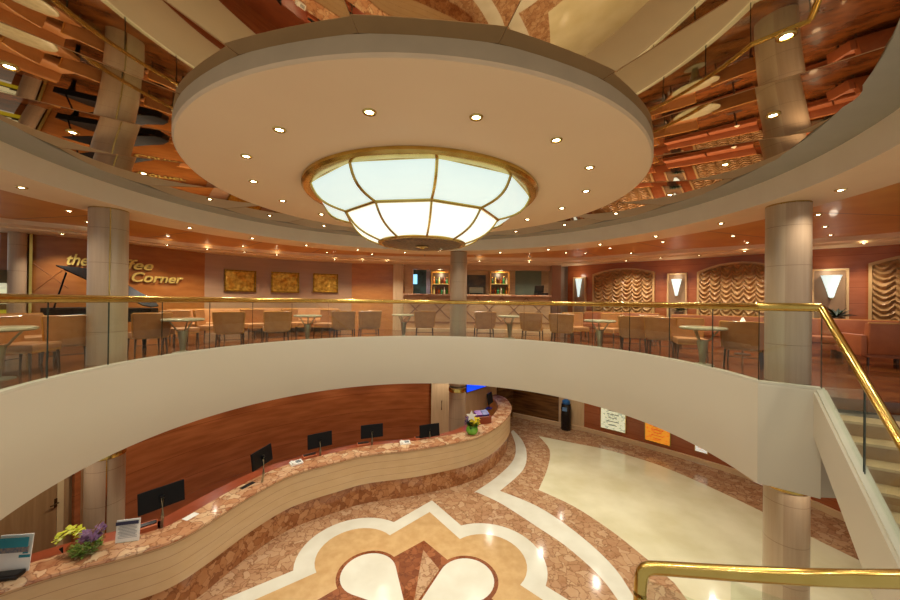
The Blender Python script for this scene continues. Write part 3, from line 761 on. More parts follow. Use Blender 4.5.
v1 = [bm.verts.new(q) for q in pts]; v2 = [bm.verts.new((q[0], q[1] + .012, q[2])) for q in pts]
bm.faces.new(v1); bm.faces.new(v2)
for i in range(10): bm.faces.new((v1[i], v1[(i + 1) % 10], v2[(i + 1) % 10], v2[i]))
obj('paper_star', bm, white_p, t, label='cream paper star above the vase')

p = on_desk(486, 426)
t = thing('brochure_box', 'brown wooden box of purple and blue brochures beside the yellow flowers', 'brochure box', p + Vector((-.1, .32, -.05)), radians(18))
bm = BM(); box(bm, (0, 0, .13), (.50, .34, .26), bev=.01); obj('box', bm, mat('mahogany', (130, 54, 26), .3), t)
bm = BM(); box(bm, (-.12, 0, .31), (.2, .22, .1), rx=radians(20)); obj('purple_brochures', bm, mat('purple_print', (120, 60, 150), .5), t)
bm = BM(); box(bm, (.10, 0, .31), (.2, .22, .1), rx=radians(20)); obj('blue_brochures', bm, mat('blue_print', (30, 40, 130), .5), t)
p = on_desk(488, 412)
t = thing('desk_terminal', 'dark upright screen on the far end of the desk under the blue display', 'screen', p + Vector((.1, .35, 0)), radians(62))
bm = BM(); box(bm, (0, 0, .36), (.42, .03, .36), bev=.006, rx=radians(-10)); obj('screen', bm, screen_m, t)
bm = BM(); tube(bm, [(0, .03, 0), (0, .03, .3)], .02, 8); box(bm, (0, .03, .01), (.22, .18, .02)); obj('stand', bm, black, t)

# blue wall display
t = thing('wall_display', 'bright blue lit wall screen above the far end of the desk', 'screen', (1.16, 13.22, 1.92), atan2(1.85, 1.6))
bm = BM(); box(bm, (0, -.02, .0), (1.72, .05, .62)); obj('casing', bm, black, t)
bm = BM(); box(bm, (0, -.05, 0), (1.68, .012, .58)); obj('screen', bm, mat('blue_screen', (10, 40, 200), .3, emit=1.1, ecol=(8, 70, 255)), t, label='glowing plain blue screen')

# dark dispenser by the wall
p = at(565, 428.5, -EYE); p.z = 0
t = thing('water_dispenser', 'tall black dispenser with blue top against the lower wall', 'dispenser', (p.x, p.y - .1, 0), radians(-35))
bm = BM(); lathe(bm, [(.17, 0), (.19, .03), (.18, .75), (.19, .8), (.17, 1.0)], (0, 0, 0), 24); obj('body', bm, mat('black_gloss', (14, 14, 18), .2), t, True)
bm = BM(); lathe(bm, [(.13, .985), (.15, 1.02), (.14, 1.12), (.06, 1.17), (.0, 1.18)], (0, 0, 0), 20, cap=False); obj('cap', bm, mat('blue_cap', (40, 100, 160), .3), t, True)
bm = BM(); box(bm, (0, -.185, .82), (.16, .02, .14), bev=.004); obj('label_plate', bm, mat('pale_blue_label', (110, 150, 190), .5), t)

# lit notice panels on the lower right wall
for px, py, w, h_, lb, c1, cc2, nm in ((614.5, 418.5, 24, 22, 'lit pale notice panel with small print on the lower right wall, nearest the dispenser', (225, 225, 190), (120, 130, 90), 'white_poster'),
                               (659, 433, 24, 18, 'lit orange and yellow poster on the lower right wall', (240, 150, 40), (230, 90, 30), 'orange_poster'),
                               (703, 446.5, 12, 10, 'lit white poster just below the balcony edge on the lower right wall', (235, 235, 225), (150, 150, 150), 'pale_poster')):
    q, an = on_curve(px, [(v.x, v.y) for v in rpath]); zc = dep(px, py, q.y).z
    t = thing('wall_poster', lb, 'poster', (q.x, q.y, zc), an + pi)
    wm = (on_curve(px - w / 2, [(v.x, v.y) for v in rpath])[0] - on_curve(px + w / 2, [(v.x, v.y) for v in rpath])[0]).length; hm = h_ * q.y / F
    nn = .0
    bm = BM(); box(bm, (0, .03, 0), (wm + .06, .05, hm + .06), bev=.005); obj('frame', bm, brass, t)
    bm = BM(); box(bm, (0, .058, 0), (wm, .01, hm)); obj('print', bm, mat(nm, c1, .4, 0, cc2, (9, 9, 14), emit=.45, contrast=(.4, .5)), t)
    bm = BM()
    for k_ in range(5): box(bm, (0, .066, hm * (.35 - k_ * .16)), (wm * (.5 if k_ % 2 else .35), .003, hm * .03))
    obj('print_lines', bm, mat(nm + '_ink', (90, 90, 60) if 'white' in nm else (210, 60, 30), .5), t)

# lower doors at the left
cl, al = on_curve(28, lw)
t = thing('service_door', 'beige wooden door with lever handle behind the left end of the desk', 'door', (cl.x, cl.y, 0), al)
bm = BM(); box(bm, (0, -.02, 1.1), (1.05, .05, 2.2), bev=.004); obj('leaf', bm, mat('door_veneer', (152, 118, 78), .4, 0, (136, 102, 64), (16, 16, 1.2)), t)
hp, _ = on_curve(50, lw)
hx = (hp - cl).length
bm = BM(); tube(bm, [(.42, -.05, 1.08), (.42, -.1, 1.08), (.30, -.1, 1.08)], .012, 8); box(bm, (.42, -.05, 1.08), (.04, .015, .16), bev=.003); obj('handle', bm, mat('bronze_handle', (90, 66, 36), .3, .8), t)
cl, al = on_curve(62, lw)
bm = BM(); box(bm, (cl.x, cl.y, 1.1), (.1, .08, 2.2), al); struct('trim_2', bm, mat('pale_door_frame', (196, 170, 124), .4))
cl, al = on_curve(79, lw)
bm = BM(); box(bm, (cl.x + .05, cl.y - .04, 1.2), (.10, .06, 2.4), al); struct('trim_3', bm, wood_b)
t = thing('office_door', 'beige panel door with bronze handle left of the far lower column', 'door', (-.24, 12.30, 0), atan2(12.35 - e0[1], .35 - e0[0]))
bm = BM(); box(bm, (0, -.04, 1.1), (.75, .05, 2.2), bev=.004); obj('leaf', bm, cream_w, t)
bm = BM(); tube(bm, [(.0, -.07, 1.1), (.0, -.12, 1.1), (0, -.12, 1.4)], .014, 8); tube(bm, [(0, -.12, 1.4), (0, -.07, 1.4)], .014, 8); obj('handle', bm, mat('bronze_pull', (110, 76, 40), .3, .8), t)

# ------------------------------------------------------------------ upper lounge furniture
def make_chair(name, label):
    """faces +Y; origin on the floor; back at -Y"""
    t = thing(name, label, 'chair', (0, 0, 0), 0, 'tan leather chairs on the balcony')
    def pt(u, v, o):      # gently bowed, slightly flared back
        hw = .295 + .035 * v
        return Vector((u * hw, -.27 - .07 * v - o + .045 * u * u, .36 + .50 * v))
    rows = [[pt(-1 + 2 * i / 8, v, 0) for i in range(9)] + [pt(1 - 2 * i / 8, v, .055) for i in range(9)] for v in (0, .33, .66, 1)]
    bm = BM(); vs = quad_grid(bm, rows, True)
    for r_ in (vs[0], vs[-1]):
        for i in range(8): bm.faces.new((r_[i], r_[i + 1], r_[16 - i], r_[17 - i]))
    obj('backrest', bm, leather, t, True)
    bm = BM(); tube(bm, [pt(-1 + 2 * i / 8, 1.02, .027) for i in range(9)], .034, 6, sq=(1, .45)); obj('wood_edge', bm, trimw, t, True)
    for sx in (-1, 1):
        bm = BM(); tube(bm, [pt(sx * 1.03, v, .027) for v in (0, .5, 1)], .018, 6); obj('side_edge', bm, trimw, t, True)
    bm = BM(); box(bm, (0, .01, .40), (.57, .54, .10), bev=.025); obj('seat', bm, leather_i, t, True)
    bm = BM(); box(bm, (0, .01, .335), (.55, .52, .04)); obj('seat_rail', bm, trimw, t)
    for sx in (-1, 1):
        for sy in (-1, 1):
            bm = BM(); tube(bm, [(sx * .26, sy * .24 - .01, .32), (sx * .275, sy * .26 - .01, 0)], [.022, .016], 6); obj('leg', bm, darkleg, t)
    bm = BM(); tube(bm, [(-.26, -.25, .18), (.26, -.25, .18)], .009, 5); obj('stretcher', bm, darkleg, t)
    return t
def make_table(label):
    t = thing('cafe_table', label, 'table', (0, 0, 0), 0, 'small round tables along the balcony glass')
    bm = BM(); lathe(bm, [(.0, .70), (.37, .70), (.40, .72), (.395, .745), (.37, .755), (.0, .755)], (0, 0, 0), 36, cap=False); obj('table_top', bm, tabtop, t, True)
    bm = BM(); lathe(bm, [(.05, .0), (.055, .1), (.07, .25), (.095, .44), (.10, .48), (.07, .49)], (0, 0, 0), 20); obj('pedestal', bm, silver, t, True)
    for i in range(3):
        a = 2 * pi * i / 3 + .5
        bm = BM(); tube(bm, [(.05 * cos(a), .05 * sin(a), .46), (.12 * cos(a), .12 * sin(a), .50), (.17 * cos(a), .17 * sin(a), .58), (.26 * cos(a), .26 * sin(a), .705)], .016, 6); obj('support_arm', bm, silver, t, True)
    bm = BM(); lathe(bm, [(.0, 0), (.19, 0), (.19, .012), (.06, .03), (.05, .05)], (0, 0, 0), 28, cap=False); obj('base', bm, silver, t, True)
    return t
def up_at(px, Y): X, Yv, Z = ray(px, 300); return Vector((X / Yv * Y, Y, UP))
ctr = Vector((C0[0], C0[1], 0))
tables = [(-3, 5.0, 'at the far left edge of the photo, beyond the glass'), (183.5, 7.7, 'right of the left column'), (308, 10.2, 'below the gap between the second and third gold pictures'),
          (404, 11.6, 'left of the middle column, in front of the bar'), (510, 11.5, 'right of the middle column, in front of the bar'), (600, 9.2, 'below the first draped arch'), (703, 6.9, 'left of the right column')]
T0 = None
for px, Y, lb in tables:
    lab = 'small round table ' + lb
    if T0 is None: T0 = make_table(lab); T0.location = up_at(px, Y)
    else: dup(T0, up_at(px, Y), random.random() * 3, lab)
chairs = [  # px, depth, extra rotation, label tail ; front row, backs to the atrium
    (68, 6.3, 0, 'back to the glass, between the leftmost table and the left column', 'out'),
    (27, 5.6, 0, 'seen from the side, behind the leftmost table, its seat towards the atrium', 'side'),
    (148, 7.7, 8, 'back to the glass, just right of the left column', 'out'),
    (231, 8.9, -12, 'back to the glass, right of the second table from the left', 'out'),
    (276, 9.6, 6, 'back to the glass, left of the table under the gold pictures', 'out'),
    (345, 10.2, -10, 'back to the glass, right of the table under the gold pictures', 'out'),
    (369, 10.9, 6, 'back to the glass, left of the table left of the middle column', 'out'),
    (425, 11.6, 0, 'back to the glass, between a table and the middle column', 'out'),
    (484, 11.5, 12, 'back to the glass, just right of the middle column', 'out'),
    (533, 10.9, -8, 'back to the glass, below the cash register on the bar', 'out'),
    (563, 10.3, -4, 'back to the glass, below the first wall sconce', 'out'),
    (634, 9.1, 4, 'back to the glass, right of the table below the first draped arch', 'out'),
    (662, 8.6, 0, 'back to the glass, below the second wall sconce', 'out'),
    (744, 6.9, 4, 'back to the glass, against the right column', 'out'),
    (182, 8.9, 0, 'facing the atrium behind the second table from the left', 'in'),
    (212, 9.9, 50, 'turned sideways, its pale seat showing right of the second table from the left', 'in'),
    (256, 10.8, 0, 'facing the atrium behind the two chairs under the first gold picture', 'in'),
    (297, 11.6, 30, 'turned sideways behind the table under the gold pictures', 'in'),
    (326, 11.4, -40, 'turned sideways with its seat showing, right of the table under the gold pictures', 'in'),
    (577, 11.0, 45, 'turned sideways with its seat showing, left of the table below the first arch', 'in'),
    (608, 10.6, 0, 'facing the atrium behind the table below the first draped arch', 'in'),
    (645, 9.4, 0, 'facing the atrium behind two chairs, below the right end of the first arch', 'in'),
    (690, 7.8, 48, 'turned sideways with its seat showing, left of the table by the right column', 'in'),
]
CH = None
for px, Y, rz, lb, mode in chairs:
    def offg(v): a_ = atan2((v.y - FA[1]) / FRY, (v.x - FA[0]) / FRX); return hypot(v.x - FA[0] , v.y - FA[1]) - hypot(FRX * cos(a_), FRY * sin(a_))
    while offg(up_at(px, Y)) < .62 and mode != 'side': Y += .05
    p = up_at(px, Y); d = (p - ctr * (.3 if mode == 'out' else 1)); a = atan2(d.y, d.x) - pi / 2
    if mode == 'in': a += pi
    if mode == 'side': a = radians(-75)
    a += radians(rz); lab = 'tan chair ' + lb
    if CH is None: CH = make_chair('lounge_chair', lab); CH.location = p; CH.rotation_euler = (0, 0, a)
    else: dup(CH, p, a, lab)
# sofas along the right wall
def sofa(loc, rz, w, lb, m_=redlea, name='sofa', arms=True, cat='sofa'):
    t = thing(name, lb, cat, loc, rz)     # faces -Y locally
    bm = BM(); box(bm, (0, .30, .56), (w, .16, .62), bev=.04, rx=radians(-6)); obj('backrest', bm, m_, t, True)
    nseat = max(1, round(w / .9))
    for i in range(nseat):
        bm = BM(); box(bm, (-w / 2 + w / nseat * (i + .5), -.05, .40), (w / nseat - .02, .62, .15), bev=.04); obj('seat_cushion', bm, leather_i if m_ is not redlea else m_, t, True)
    bm = BM(); box(bm, (0, .0, .25), (w, .62, .14), bev=.01); obj('base', bm, m_, t)
    if arms:
        for s in (-1, 1):
            bm = BM(); box(bm, (s * (w / 2 + .05), .0, .42), (.1, .7, .42), bev=.03); obj('armrest', bm, m_, t, True)
    for sx in (-1, 1):
        for sy in (-1, 1):
            bm = BM(); tube(bm, [(sx * (w / 2 - .06), sy * .25, .2), (sx * (w / 2 - .06), sy * .25, 0)], .022, 6); obj('leg', bm, darkleg, t)
    bm = BM(); box(bm, (0, .38, .87), (w + .02, .05, .035), bev=.008); obj('top_rail', bm, trimw, t)
    return t
sofa(up_at(842, 8.15), radians(-48), 1.7, 'long terracotta sofa against the red wall under the right-hand sconce', redlea, 'sofa')
sofa(up_at(893, 7.0), radians(160), 1.15, 'dark terracotta armchair with its back to us, far right beyond the stairs', redlea, 'armchair', cat='armchair')
for px, Y, w, lb in ((617, 12.0, 2.4, 'terracotta banquette under the first draped arch'), (714, 9.8, 2.1, 'terracotta banquette under the second draped arch')):
    sofa(up_at(px, Y), radians(-40), w, lb, redlea, 'banquette', False, 'sofa')
sofa(up_at(300, 13.0), radians(32), 3.0, 'long peach banquette against the mauve wall below the gold pictures', leather_i, 'banquette', False, 'sofa')
sofa(up_at(215, 10.7), radians(48), 2.2, 'peach banquette in front of the lettered wood wall', leather_i, 'banquette', False, 'sofa')
sofa(up_at(4, 6.1), radians(70), 1.2, 'tan banquette at the far left beyond the leftmost table', leather, 'banquette', False, 'sofa')
t = thing('table_lamp', 'tiny white shaded table lamp on the table by the right column wall', 'lamp', up_at(743, 8.4) + Vector((0, 0, .0)))
bm = BM(); tube(bm, [(0, 0, 0), (0, 0, .80)], .02, 8); lathe(bm, [(.16, 0), (.16, .02), (.02, .03)], (0, 0, 0), 20); obj('stand', bm, darkleg, t)
bm = BM(); lathe(bm, [(.055, .80), (.015, .89)], (0, 0, 0), 16, cap=False); obj('shade', bm, mat('lit_shade', (240, 226, 190), .5, emit=1.0), t, True)

# ------------------------------------------------------------------ grand piano
P0 = up_at(109, 8.0)
t = thing('grand_piano', 'black grand piano with its lid propped open behind the left column', 'piano', P0, radians(10)); t.scale = (.84, .95, 1)
bm = BM()
case = [(-1.25, -.35), (1.05, -.35), (1.15, -.2), (1.1, .15), (.75, .45), (.2, .55), (-.5, .75), (-1.1, .75), (-1.25, .6)]
prism(bm, case, .66, .96); obj('case', bm, piano_m, t)
bm = BM()
L0 = [(x, y, 0) for x, y in case]
def lidp(x, y):                                         # hinged along the near long side
    a = radians(28); yy = y + .35; return (x, -.35 + yy * cos(a), .98 + yy * sin(a))
def lidq(x, y):
    a = radians(30); xx = 1.15 - x; return (1.15 - xx * cos(a), y, .98 + xx * sin(a) * .74)
v1 = [bm.verts.new(lidq(x, y)) for x, y in case]; v2 = [bm.verts.new((lidq(x, y)[0], y, lidq(x, y)[2] + .025)) for x, y in case]
for i in range(len(case)): bm.faces.new((v1[i], v1[(i + 1) % 9], v2[(i + 1) % 9], v2[i]))
bm.faces.new(v1); bm.faces.new(v2); obj('lid', bm, piano_m, t)
bm = BM(); tube(bm, [(-1.0, -.3, .96), (-.74, -.3, 1.74)], .018, 6); obj('lid_prop', bm, piano_m, t)
bm = BM(); box(bm, (-1.15, .15, .70), (.28, .9, .1), bev=.01); obj('keyboard', bm, piano_m, t)
for x, y in ((-1.0, -.2), (-1.0, .6), (.8, .1)):
    bm = BM(); lathe(bm, [(.05, 0), (.04, .05), (.05, .4), (.08, .66)], (x, y, 0), 12); obj('leg', bm, piano_m, t, True)

# ------------------------------------------------------------------ lettering on the wood wall
letter_m = mat('letter_gold', (240, 214, 120), .3, .6)
def word(txt, px0, px1, pyb, size, label, name, path, shear=.3, inv=False, hfac=1):
    q0, a0_ = on_curve(px0, path); q1, _ = on_curve(px1, path)
    cu = bpy.data.curves.new(name, 'FONT'); cu.body = txt; cu.size = 1; cu.shear = shear; cu.extrude = .02; cu.bevel_depth = .008; cu.offset = .012
    tmp = bpy.data.objects.new('tmp', cu); COL.objects.link(tmp)
    bpy.context.view_layer.update()
    me = bpy.data.meshes.new_from_object(tmp.evaluated_get(bpy.context.evaluated_depsgraph_get()))
    bpy.data.objects.remove(tmp)
    xs = [v.co.x for v in me.vertices]; w0 = min(xs); W_ = max(xs) - w0
    L_ = (q1 - q0).length; s = L_ / W_
    an = atan2(q1.y - q0.y, q1.x - q0.x)
    for v in me.vertices:
        x = (v.co.x - w0) * s; y = v.co.y * size; z = v.co.z
        v.co = Vector((x, -z - .05, y))
    me.materials.append(letter_m)
    o = bpy.data.objects.new(name, me); COL.objects.link(o)
    zb_ = dep(px0, pyb, q0.y).z
    return o, (q0.x, q0.y, zb_), an
wpath = [(v.x, v.y) for v in smooth_path([Vector(p) for p in wl], 4)]
sg = None
for txt, a, b, yb, sz in (('the', 66, 88, 264.5, .40), ('coffee', 97, 152, 266.8, .38), ('Corner', 130, 182, 281.3, .38)):
    o, loc, an = word(txt, a, b, yb, sz, '', 'word_' + txt.lower(), wpath)
    if sg is None:
        sg = thing('wall_lettering', 'gold script lettering reading the coffee Corner on the orange wood wall', 'sign', loc, 0)
    o.parent = sg; o.location = Vector(loc) - Vector(sg.location); o.rotation_euler = (0, 0, an)
# pilaster and display at the far left
q, an = on_curve(20, wpath)
bm = BM(); lathe(bm, [(.15, 0), (.15, H1 - UP)], (0, 0, 0), 32, cap=False); o = obj('half_column', bm, colm, None, True); o.location = (q.x + .12, q.y - .16, UP); setp(o, 'brown veneered half column at the far left beside the lit display', 'column')
q2, an2 = on_curve(31.5, wpath)
bm = BM(); box(bm, (0, -.05, 1.38), (.05, .1, 2.76)); o = obj('brass_edge_strip', bm, brass); o.location = (q2.x, q2.y, UP); o.rotation_euler = (0, 0, an2); setp(o, 'vertical brass strip beside the far left half column', 'trim')
q, an = on_curve(3, wpath)
t = thing('display_window', 'softly lit shop display with white figures at the far left wall', 'display', (q.x, q.y, UP), an)
bm = BM(); box(bm, (-.1, -.08, 1.35), (.9, .12, .95), bev=.01); obj('backing', bm, mat('olive_display', (96, 84, 50), .5), t)
bm = BM(); box(bm, (-.05, -.16, 1.1), (.62, .02, .16)); box(bm, (-.02, -.16, 1.28), (.44, .02, .16)); lathe(bm, [(.12, 0), (.15, .06), (.12, .12), (.05, .15)], (.02, -.18, 1.36), 14); box(bm, (-.2, -.16, 1.0), (.3, .02, .1))
obj('white_figures', bm, mat('lit_white', (226, 226, 190), .5, emit=.5), t)
bm = BM(); box(bm, (-.1, -.15, .78), (.8, .02, .2)); obj('lower_panel', bm, mat('lit_olive', (190, 176, 40), .5, emit=.4), t)
# groove lines on wood wall
bm = BM()
for (xa, ya, xb, yb_) in ((32, 263, 68, 288), (34, 291, 62, 270)):
    qa, _ = on_curve(xa, wpath); qb, _ = on_curve(xb, wpath)
    za = dep(xa, ya, qa.y).z; zb_ = dep(xb, yb_, qb.y).z
    nA = Vector((.006, -.004, 0))
    tube(bm, [Vector((qa.x, qa.y, za)) + nA, Vector((qb.x, qb.y, zb_)) + nA], .012, 4)
struct('trim_4', bm, mat('groove_dark', (150, 92, 46), .5))

# ------------------------------------------------------------------ gold pictures
ppath = [(v.x, v.y) for v in smooth_path([Vector(p) for p in wp], 5)]
for idx, (x0, x1, y0, y1, lb) in enumerate(((224.5, 254.5, 271, 291, 'leftmost of the three gold relief pictures, on the mauve wall'), (271.5, 298, 273, 292, 'middle one of the three gold relief pictures, brightly lit'), (313.5, 337, 274.5, 292, 'rightmost of the three gold relief pictures, nearest the amber panel'))):
    qa, _ = on_curve(x0, ppath); qb, _ = on_curve(x1, ppath); mid = (qa + qb) / 2; an = atan2(qb.y - qa.y, qb.x - qa.x)
    W_ = (qb - qa).length; zt_ = dep((x0 + x1) / 2, y0, mid.y).z; zb_ = dep((x0 + x1) / 2, y1, mid.y).z; H_ = zt_ - zb_
    t = thing('relief_picture', lb, 'picture', (mid.x, mid.y, (zt_ + zb_) / 2), an, 'gold relief pictures on the mauve wall')
    bm = BM()
    for s in (-1, 1):
        box(bm, (0, -.05, s * H_ / 2), (W_ + .06, .07, .05), bev=.006); box(bm, (s * W_ / 2, -.05, 0), (.05, .07, H_), bev=.006)
    obj('frame', bm, gold_d, t)
    rr = random.Random(idx); nx, nz_ = 40, 24; rows = []
    lumps = [(rr.uniform(-.5, .5) * W_, rr.uniform(-.45, .45) * H_, rr.uniform(.03, .12), rr.uniform(.3, 1)) for _ in range(34)]
    for j in range(nz_ + 1):
        row = []
        for i in range(nx + 1):
            x = (i / nx - .5) * W_; z = (j / nz_ - .5) * H_
            h_ = sum(a * math.exp(-(((x - cx) / r_) ** 2 + ((z - cz_) / r_) ** 2)) for cx, cz_, r_, a in lumps)
            row.append((x, -.035 - .02 * min(1.6, h_), z))
        rows.append(row)
    bm = BM(); quad_grid(bm, rows); obj('relief', bm, mat('gold_relief', (226, 176, 70), .35, .7, (170, 120, 40), (9, 9, 9), bump=.3), t, True)
# small wall plate behind the rail with bluish light
# ------------------------------------------------------------------ arched drapes and sconces on the red wall
rp = [(v.x, v.y) for v in smooth_path([Vector(p) for p in wr], 5)]
def arch_drape(x0, x1, ytop, yside, lb, cols):
    qa, _ = on_curve(x0, rp)
    if x1 < 900: qb, _ = on_curve(x1, rp)
    else: qb = qa + (Vector(on_curve(899, rp)[0]) - qa).normalized() * 2.2
    mid = (qa + qb) / 2; an = atan2(qb.y - qa.y, qb.x - qa.x); W_ = (qb - qa).length
    zt_ = dep(min((x0 + x1) / 2, 899), ytop, mid.y).z - UP; zs = dep(x0, yside, qa.y).z - UP
    t = thing('arched_drape', lb, 'curtain', (mid.x, mid.y, UP), an)
    sag = Vector((sin(an), -cos(an)))
    y_ = -.10
    def topz(x): return zs + (zt_ - zs) * (1 - (2 * x / W_) ** 2)
    nx, nz_ = cols * 14, 64; rows = []
    z0 = .55
    for j in range(nz_ + 1):
        row = []
        for i in range(nx + 1):
            x = (i / nx - .5) * W_; tz = topz(x); z = z0 + (tz - z0) * j / nz_
            c_ = (i / nx * cols) % 1; par = abs(2 * c_ - 1) ** 1.6; jit = .03 * sin(int(i / nx * cols) * 2.3)
            ph_ = (z - .15 * par + jit + .012 * sin(9 * x + 14 * z)) / .15
            d = .5 + .5 * sin(2 * pi * ph_); d = d ** 1.4
            dd = .075 * d * (1 - .5 * par ** 3) + .02 * (1 - par)
            row.append((x, y_ + .03 - dd, z))
        rows.append(row)
    bm = BM(); quad_grid(bm, rows); obj('gathered_cloth', bm, drape_m, t, True)
    bm = BM()
    tp = [(-W_ / 2, z0), (-W_ / 2, zs)] + [((i / 16 - .5) * W_, topz((i / 16 - .5) * W_)) for i in range(1, 16)] + [(W_ / 2, zs), (W_ / 2, z0)]
    rows = []
    for i, (x, z) in enumerate(tp):
        s = .06
        ox = x * (1 + s / (W_ / 2)) ; oz = z + (s if z > z0 + .01 else 0)
        rows.append([(x, y_ + .02, z), (x, y_ - .04, z), (ox, y_ - .04, oz), (ox, 0, oz)])
    quad_grid(bm, rows); obj('arch_frame', bm, mat('arch_frame_wood', (190, 150, 96), .35), t, True)
arch_drape(595, 653, 270, 276, 'first arched niche of gathered gold drapery, nearest the bar', 6)
arch_drape(700, 782, 264, 274, 'second arched niche of gathered gold drapery, partly behind the right column', 7)
arch_drape(872, 960, 252, 266, 'arched niche of gathered gold drapery cut off at the right edge of the photo', 6)
def sconce(px, y0, y1, w, fx0, fx1, fy0, lb):
    q, an = on_curve(px, rp); zt_ = dep(px, y0, q.y).z - UP; zb_ = dep(px, y1, q.y).z - UP; zf = dep(px, fy0, q.y).z - UP
    W_ = w * q.y / F * .78; FW = (on_curve(min(fx1, 899), rp)[0] - on_curve(fx0, rp)[0]).length
    t = thing('wall_sconce', lb, 'wall lamp', (q.x, q.y, UP), an)
    bm = BM(); box(bm, (0, -.03, (zf + .75) / 2), (FW, .06, zf - .75), bev=.01); obj('back_panel', bm, mat('sconce_panel', (150, 116, 84), .4), t)
    bm = BM()
    for s in (-1, 1): box(bm, (s * FW / 2, -.05, (zf + .75) / 2), (.05, .1, zf - .75), bev=.008)
    box(bm, (0, -.05, zf), (FW + .05, .1, .05), bev=.008); obj('frame', bm, mat('sconce_frame', (200, 160, 110), .3), t)
    H_ = zt_ - zb_
    bm = BM(); lathe(bm, [(.02, zb_), (W_ * .12, zb_ + .02), (W_ * .24, zb_ + H_ * .4), (W_ * .46, zt_ - .02), (W_ * .5, zt_), (W_ * .40, zt_)], (0, -.06 - W_ * .3, 0), 8, cap=False); obj('shade', bm, mat('sconce_glass', (226, 240, 234), .4, emit=.8, ecol=(215, 240, 236)), t, True)
    bm = BM(); tube(bm, [(0, -.05, zb_ + .02), (0, -.06 - W_ * .3, zb_ - .03), (0, -.06 - W_ * .3, zb_ + .03)], .018, 6); obj('bracket', bm, brass, t)
    L_ = bpy.data.lights.new('sconce_light', 'POINT'); L_.energy = 3; L_.color = (1, .86, .66); L_.shadow_soft_size = .08
    s_ = bpy.data.objects.new('sconce_light', L_); COL.objects.link(s_); s_.parent = t; s_.location = (0, -.3, zt_ + .12)
sconce(580, 279, 297, 9, 574, 585.5, 278, 'lit conical glass wall sconce between the bar and the first draped arch')
sconce(677, 279.5, 296, 12, 668, 686, 274, 'lit conical glass wall sconce between the first and second draped arches')
sconce(828.5, 276, 298, 20, 811, 846, 270, 'large lit conical glass wall sconce right of the right column')
def plant(px, Y, z0, lb, sz, seed):
    p = up_at(px, Y); t = thing('potted_plant', lb, 'plant', p)
    bm = BM(); lathe(bm, [(.10, 0), (.14, z0 * .95), (.12, z0)], (0, 0, 0), 16); obj('planter', bm, darkleg, t, True)
    bm = BM(); rr = random.Random(seed)
    for i in range(34):
        a = rr.random() * 2 * pi; e = rr.uniform(.1, 1.1); L_ = sz * rr.uniform(.6, 1)
        d = Vector((cos(a) * cos(e), sin(a) * cos(e), sin(e))); s = Vector((-sin(a), cos(a), 0)) * .035
        c = Vector((0, 0, z0)); m1 = c + d * L_ * .55; tip = c + d * L_ - Vector((0, 0, .1 * L_))
        v = [bm.verts.new(q) for q in (c, m1 + s, tip, m1 - s)]; bm.faces.new(v)
    obj('foliage', bm, darkgreen, t)
plant(679, 11.5, .95, 'small dark green plant under the second wall sconce', .38, 3)
plant(837, 8.75, .92, 'dark spiky plant behind the sofa under the large right sconce', .42, 8)

# ------------------------------------------------------------------ bar
BY = 14.3
def bx(bm, x0, x1, y0, y1, z0, z1, mi=0, bev=0):
    box(bm, ((x0 + x1) / 2, (y0 + y1) / 2, (z0 + z1) / 2), (x1 - x0, y1 - y0, z1 - z0), 0, mi, bev)
def X_(px, Y): return ray(px, 300)[0] / ray(px, 300)[1] * Y
def Z_(px, py, Y): return dep(px, py, Y).z
# side pillars and header
tanw = mat('tan_bar_panel', (196, 156, 112), .4, 0, (184, 144, 100), (3, 3, 12))
bm = BM(); bx(bm, X_(393, BY), X_(403, BY), BY, BY + .4, UP, ZW); struct('wall_back.004', bm, cream_w)
bm = BM(); bx(bm, X_(403, BY), X_(412, BY), BY + .15, BY + .4, UP, ZW); struct('wall_back.005', bm, tanw)
bm = BM(); bx(bm, X_(551, BY), X_(560, BY), BY - .1, BY + .4, UP, ZW); struct('wall_back.006', bm, mat('brown_pillar', (150, 104, 70), .4))
bm = BM(); bx(bm, X_(559, BY + .4), X_(569, BY + .4), BY + .4, BY + .6, UP, ZW); struct('wall_back.007', bm, mat('greige_pillar', (170, 152, 130), .4))
bm = BM(); bx(bm, X_(403, BY), X_(552, BY), BY + .15, BY + .45, Z_(480, 269.5, BY), ZW); struct('wall_back.008', bm, tanw)
YB = 16.4
bm = BM(); bx(bm, X_(395, YB), X_(560, YB), YB, YB + .1, UP, ZW); struct('wall_back.009', bm, tanw)
bm = BM(); bx(bm, X_(395, BY), X_(565, YB), BY + .2, YB + .1, ZW - .06, ZW); struct('ceiling_bar', bm, soffit_m)
bar = thing('bar_counter', 'bar counter with diamond patterned tan front at the back of the balcony', 'bar counter', (0, 0, 0))
zc = Z_(480, 294.5, BY - .6)
bm = BM(); bx(bm, X_(403, BY - .6), X_(551, BY - .6), BY - .7, BY + .1, zc - .06, zc, 0, .01); obj('counter_top', bm, rosso_t, bar)
bm = BM(); bx(bm, X_(403, BY - .6), X_(551, BY - .6), BY - .5, BY - .4, UP, zc - .05); obj('front_panel', bm, tanw, bar)
bm = BM()
xa, xb = X_(403, BY - .5), X_(551, BY - .5); nd = 6
for i in range(nd):
    x0 = xa + (xb - xa) * i / nd; x1 = xa + (xb - xa) * (i + 1) / nd; zA = UP + .42; zB = zc - .12
    for (p, q) in (((x0, zA), (x1, zB)), ((x0, zB), (x1, zA))):
        tube(bm, [(p[0], BY - .51, p[1]), (q[0], BY - .51, q[1])], .022, 4)
bx(bm, xa, xb, BY - .53, BY - .5, UP + .34, UP + .40)
obj('diamond_moulding', bm, mat('moulding_brown', (150, 104, 64), .4), bar)
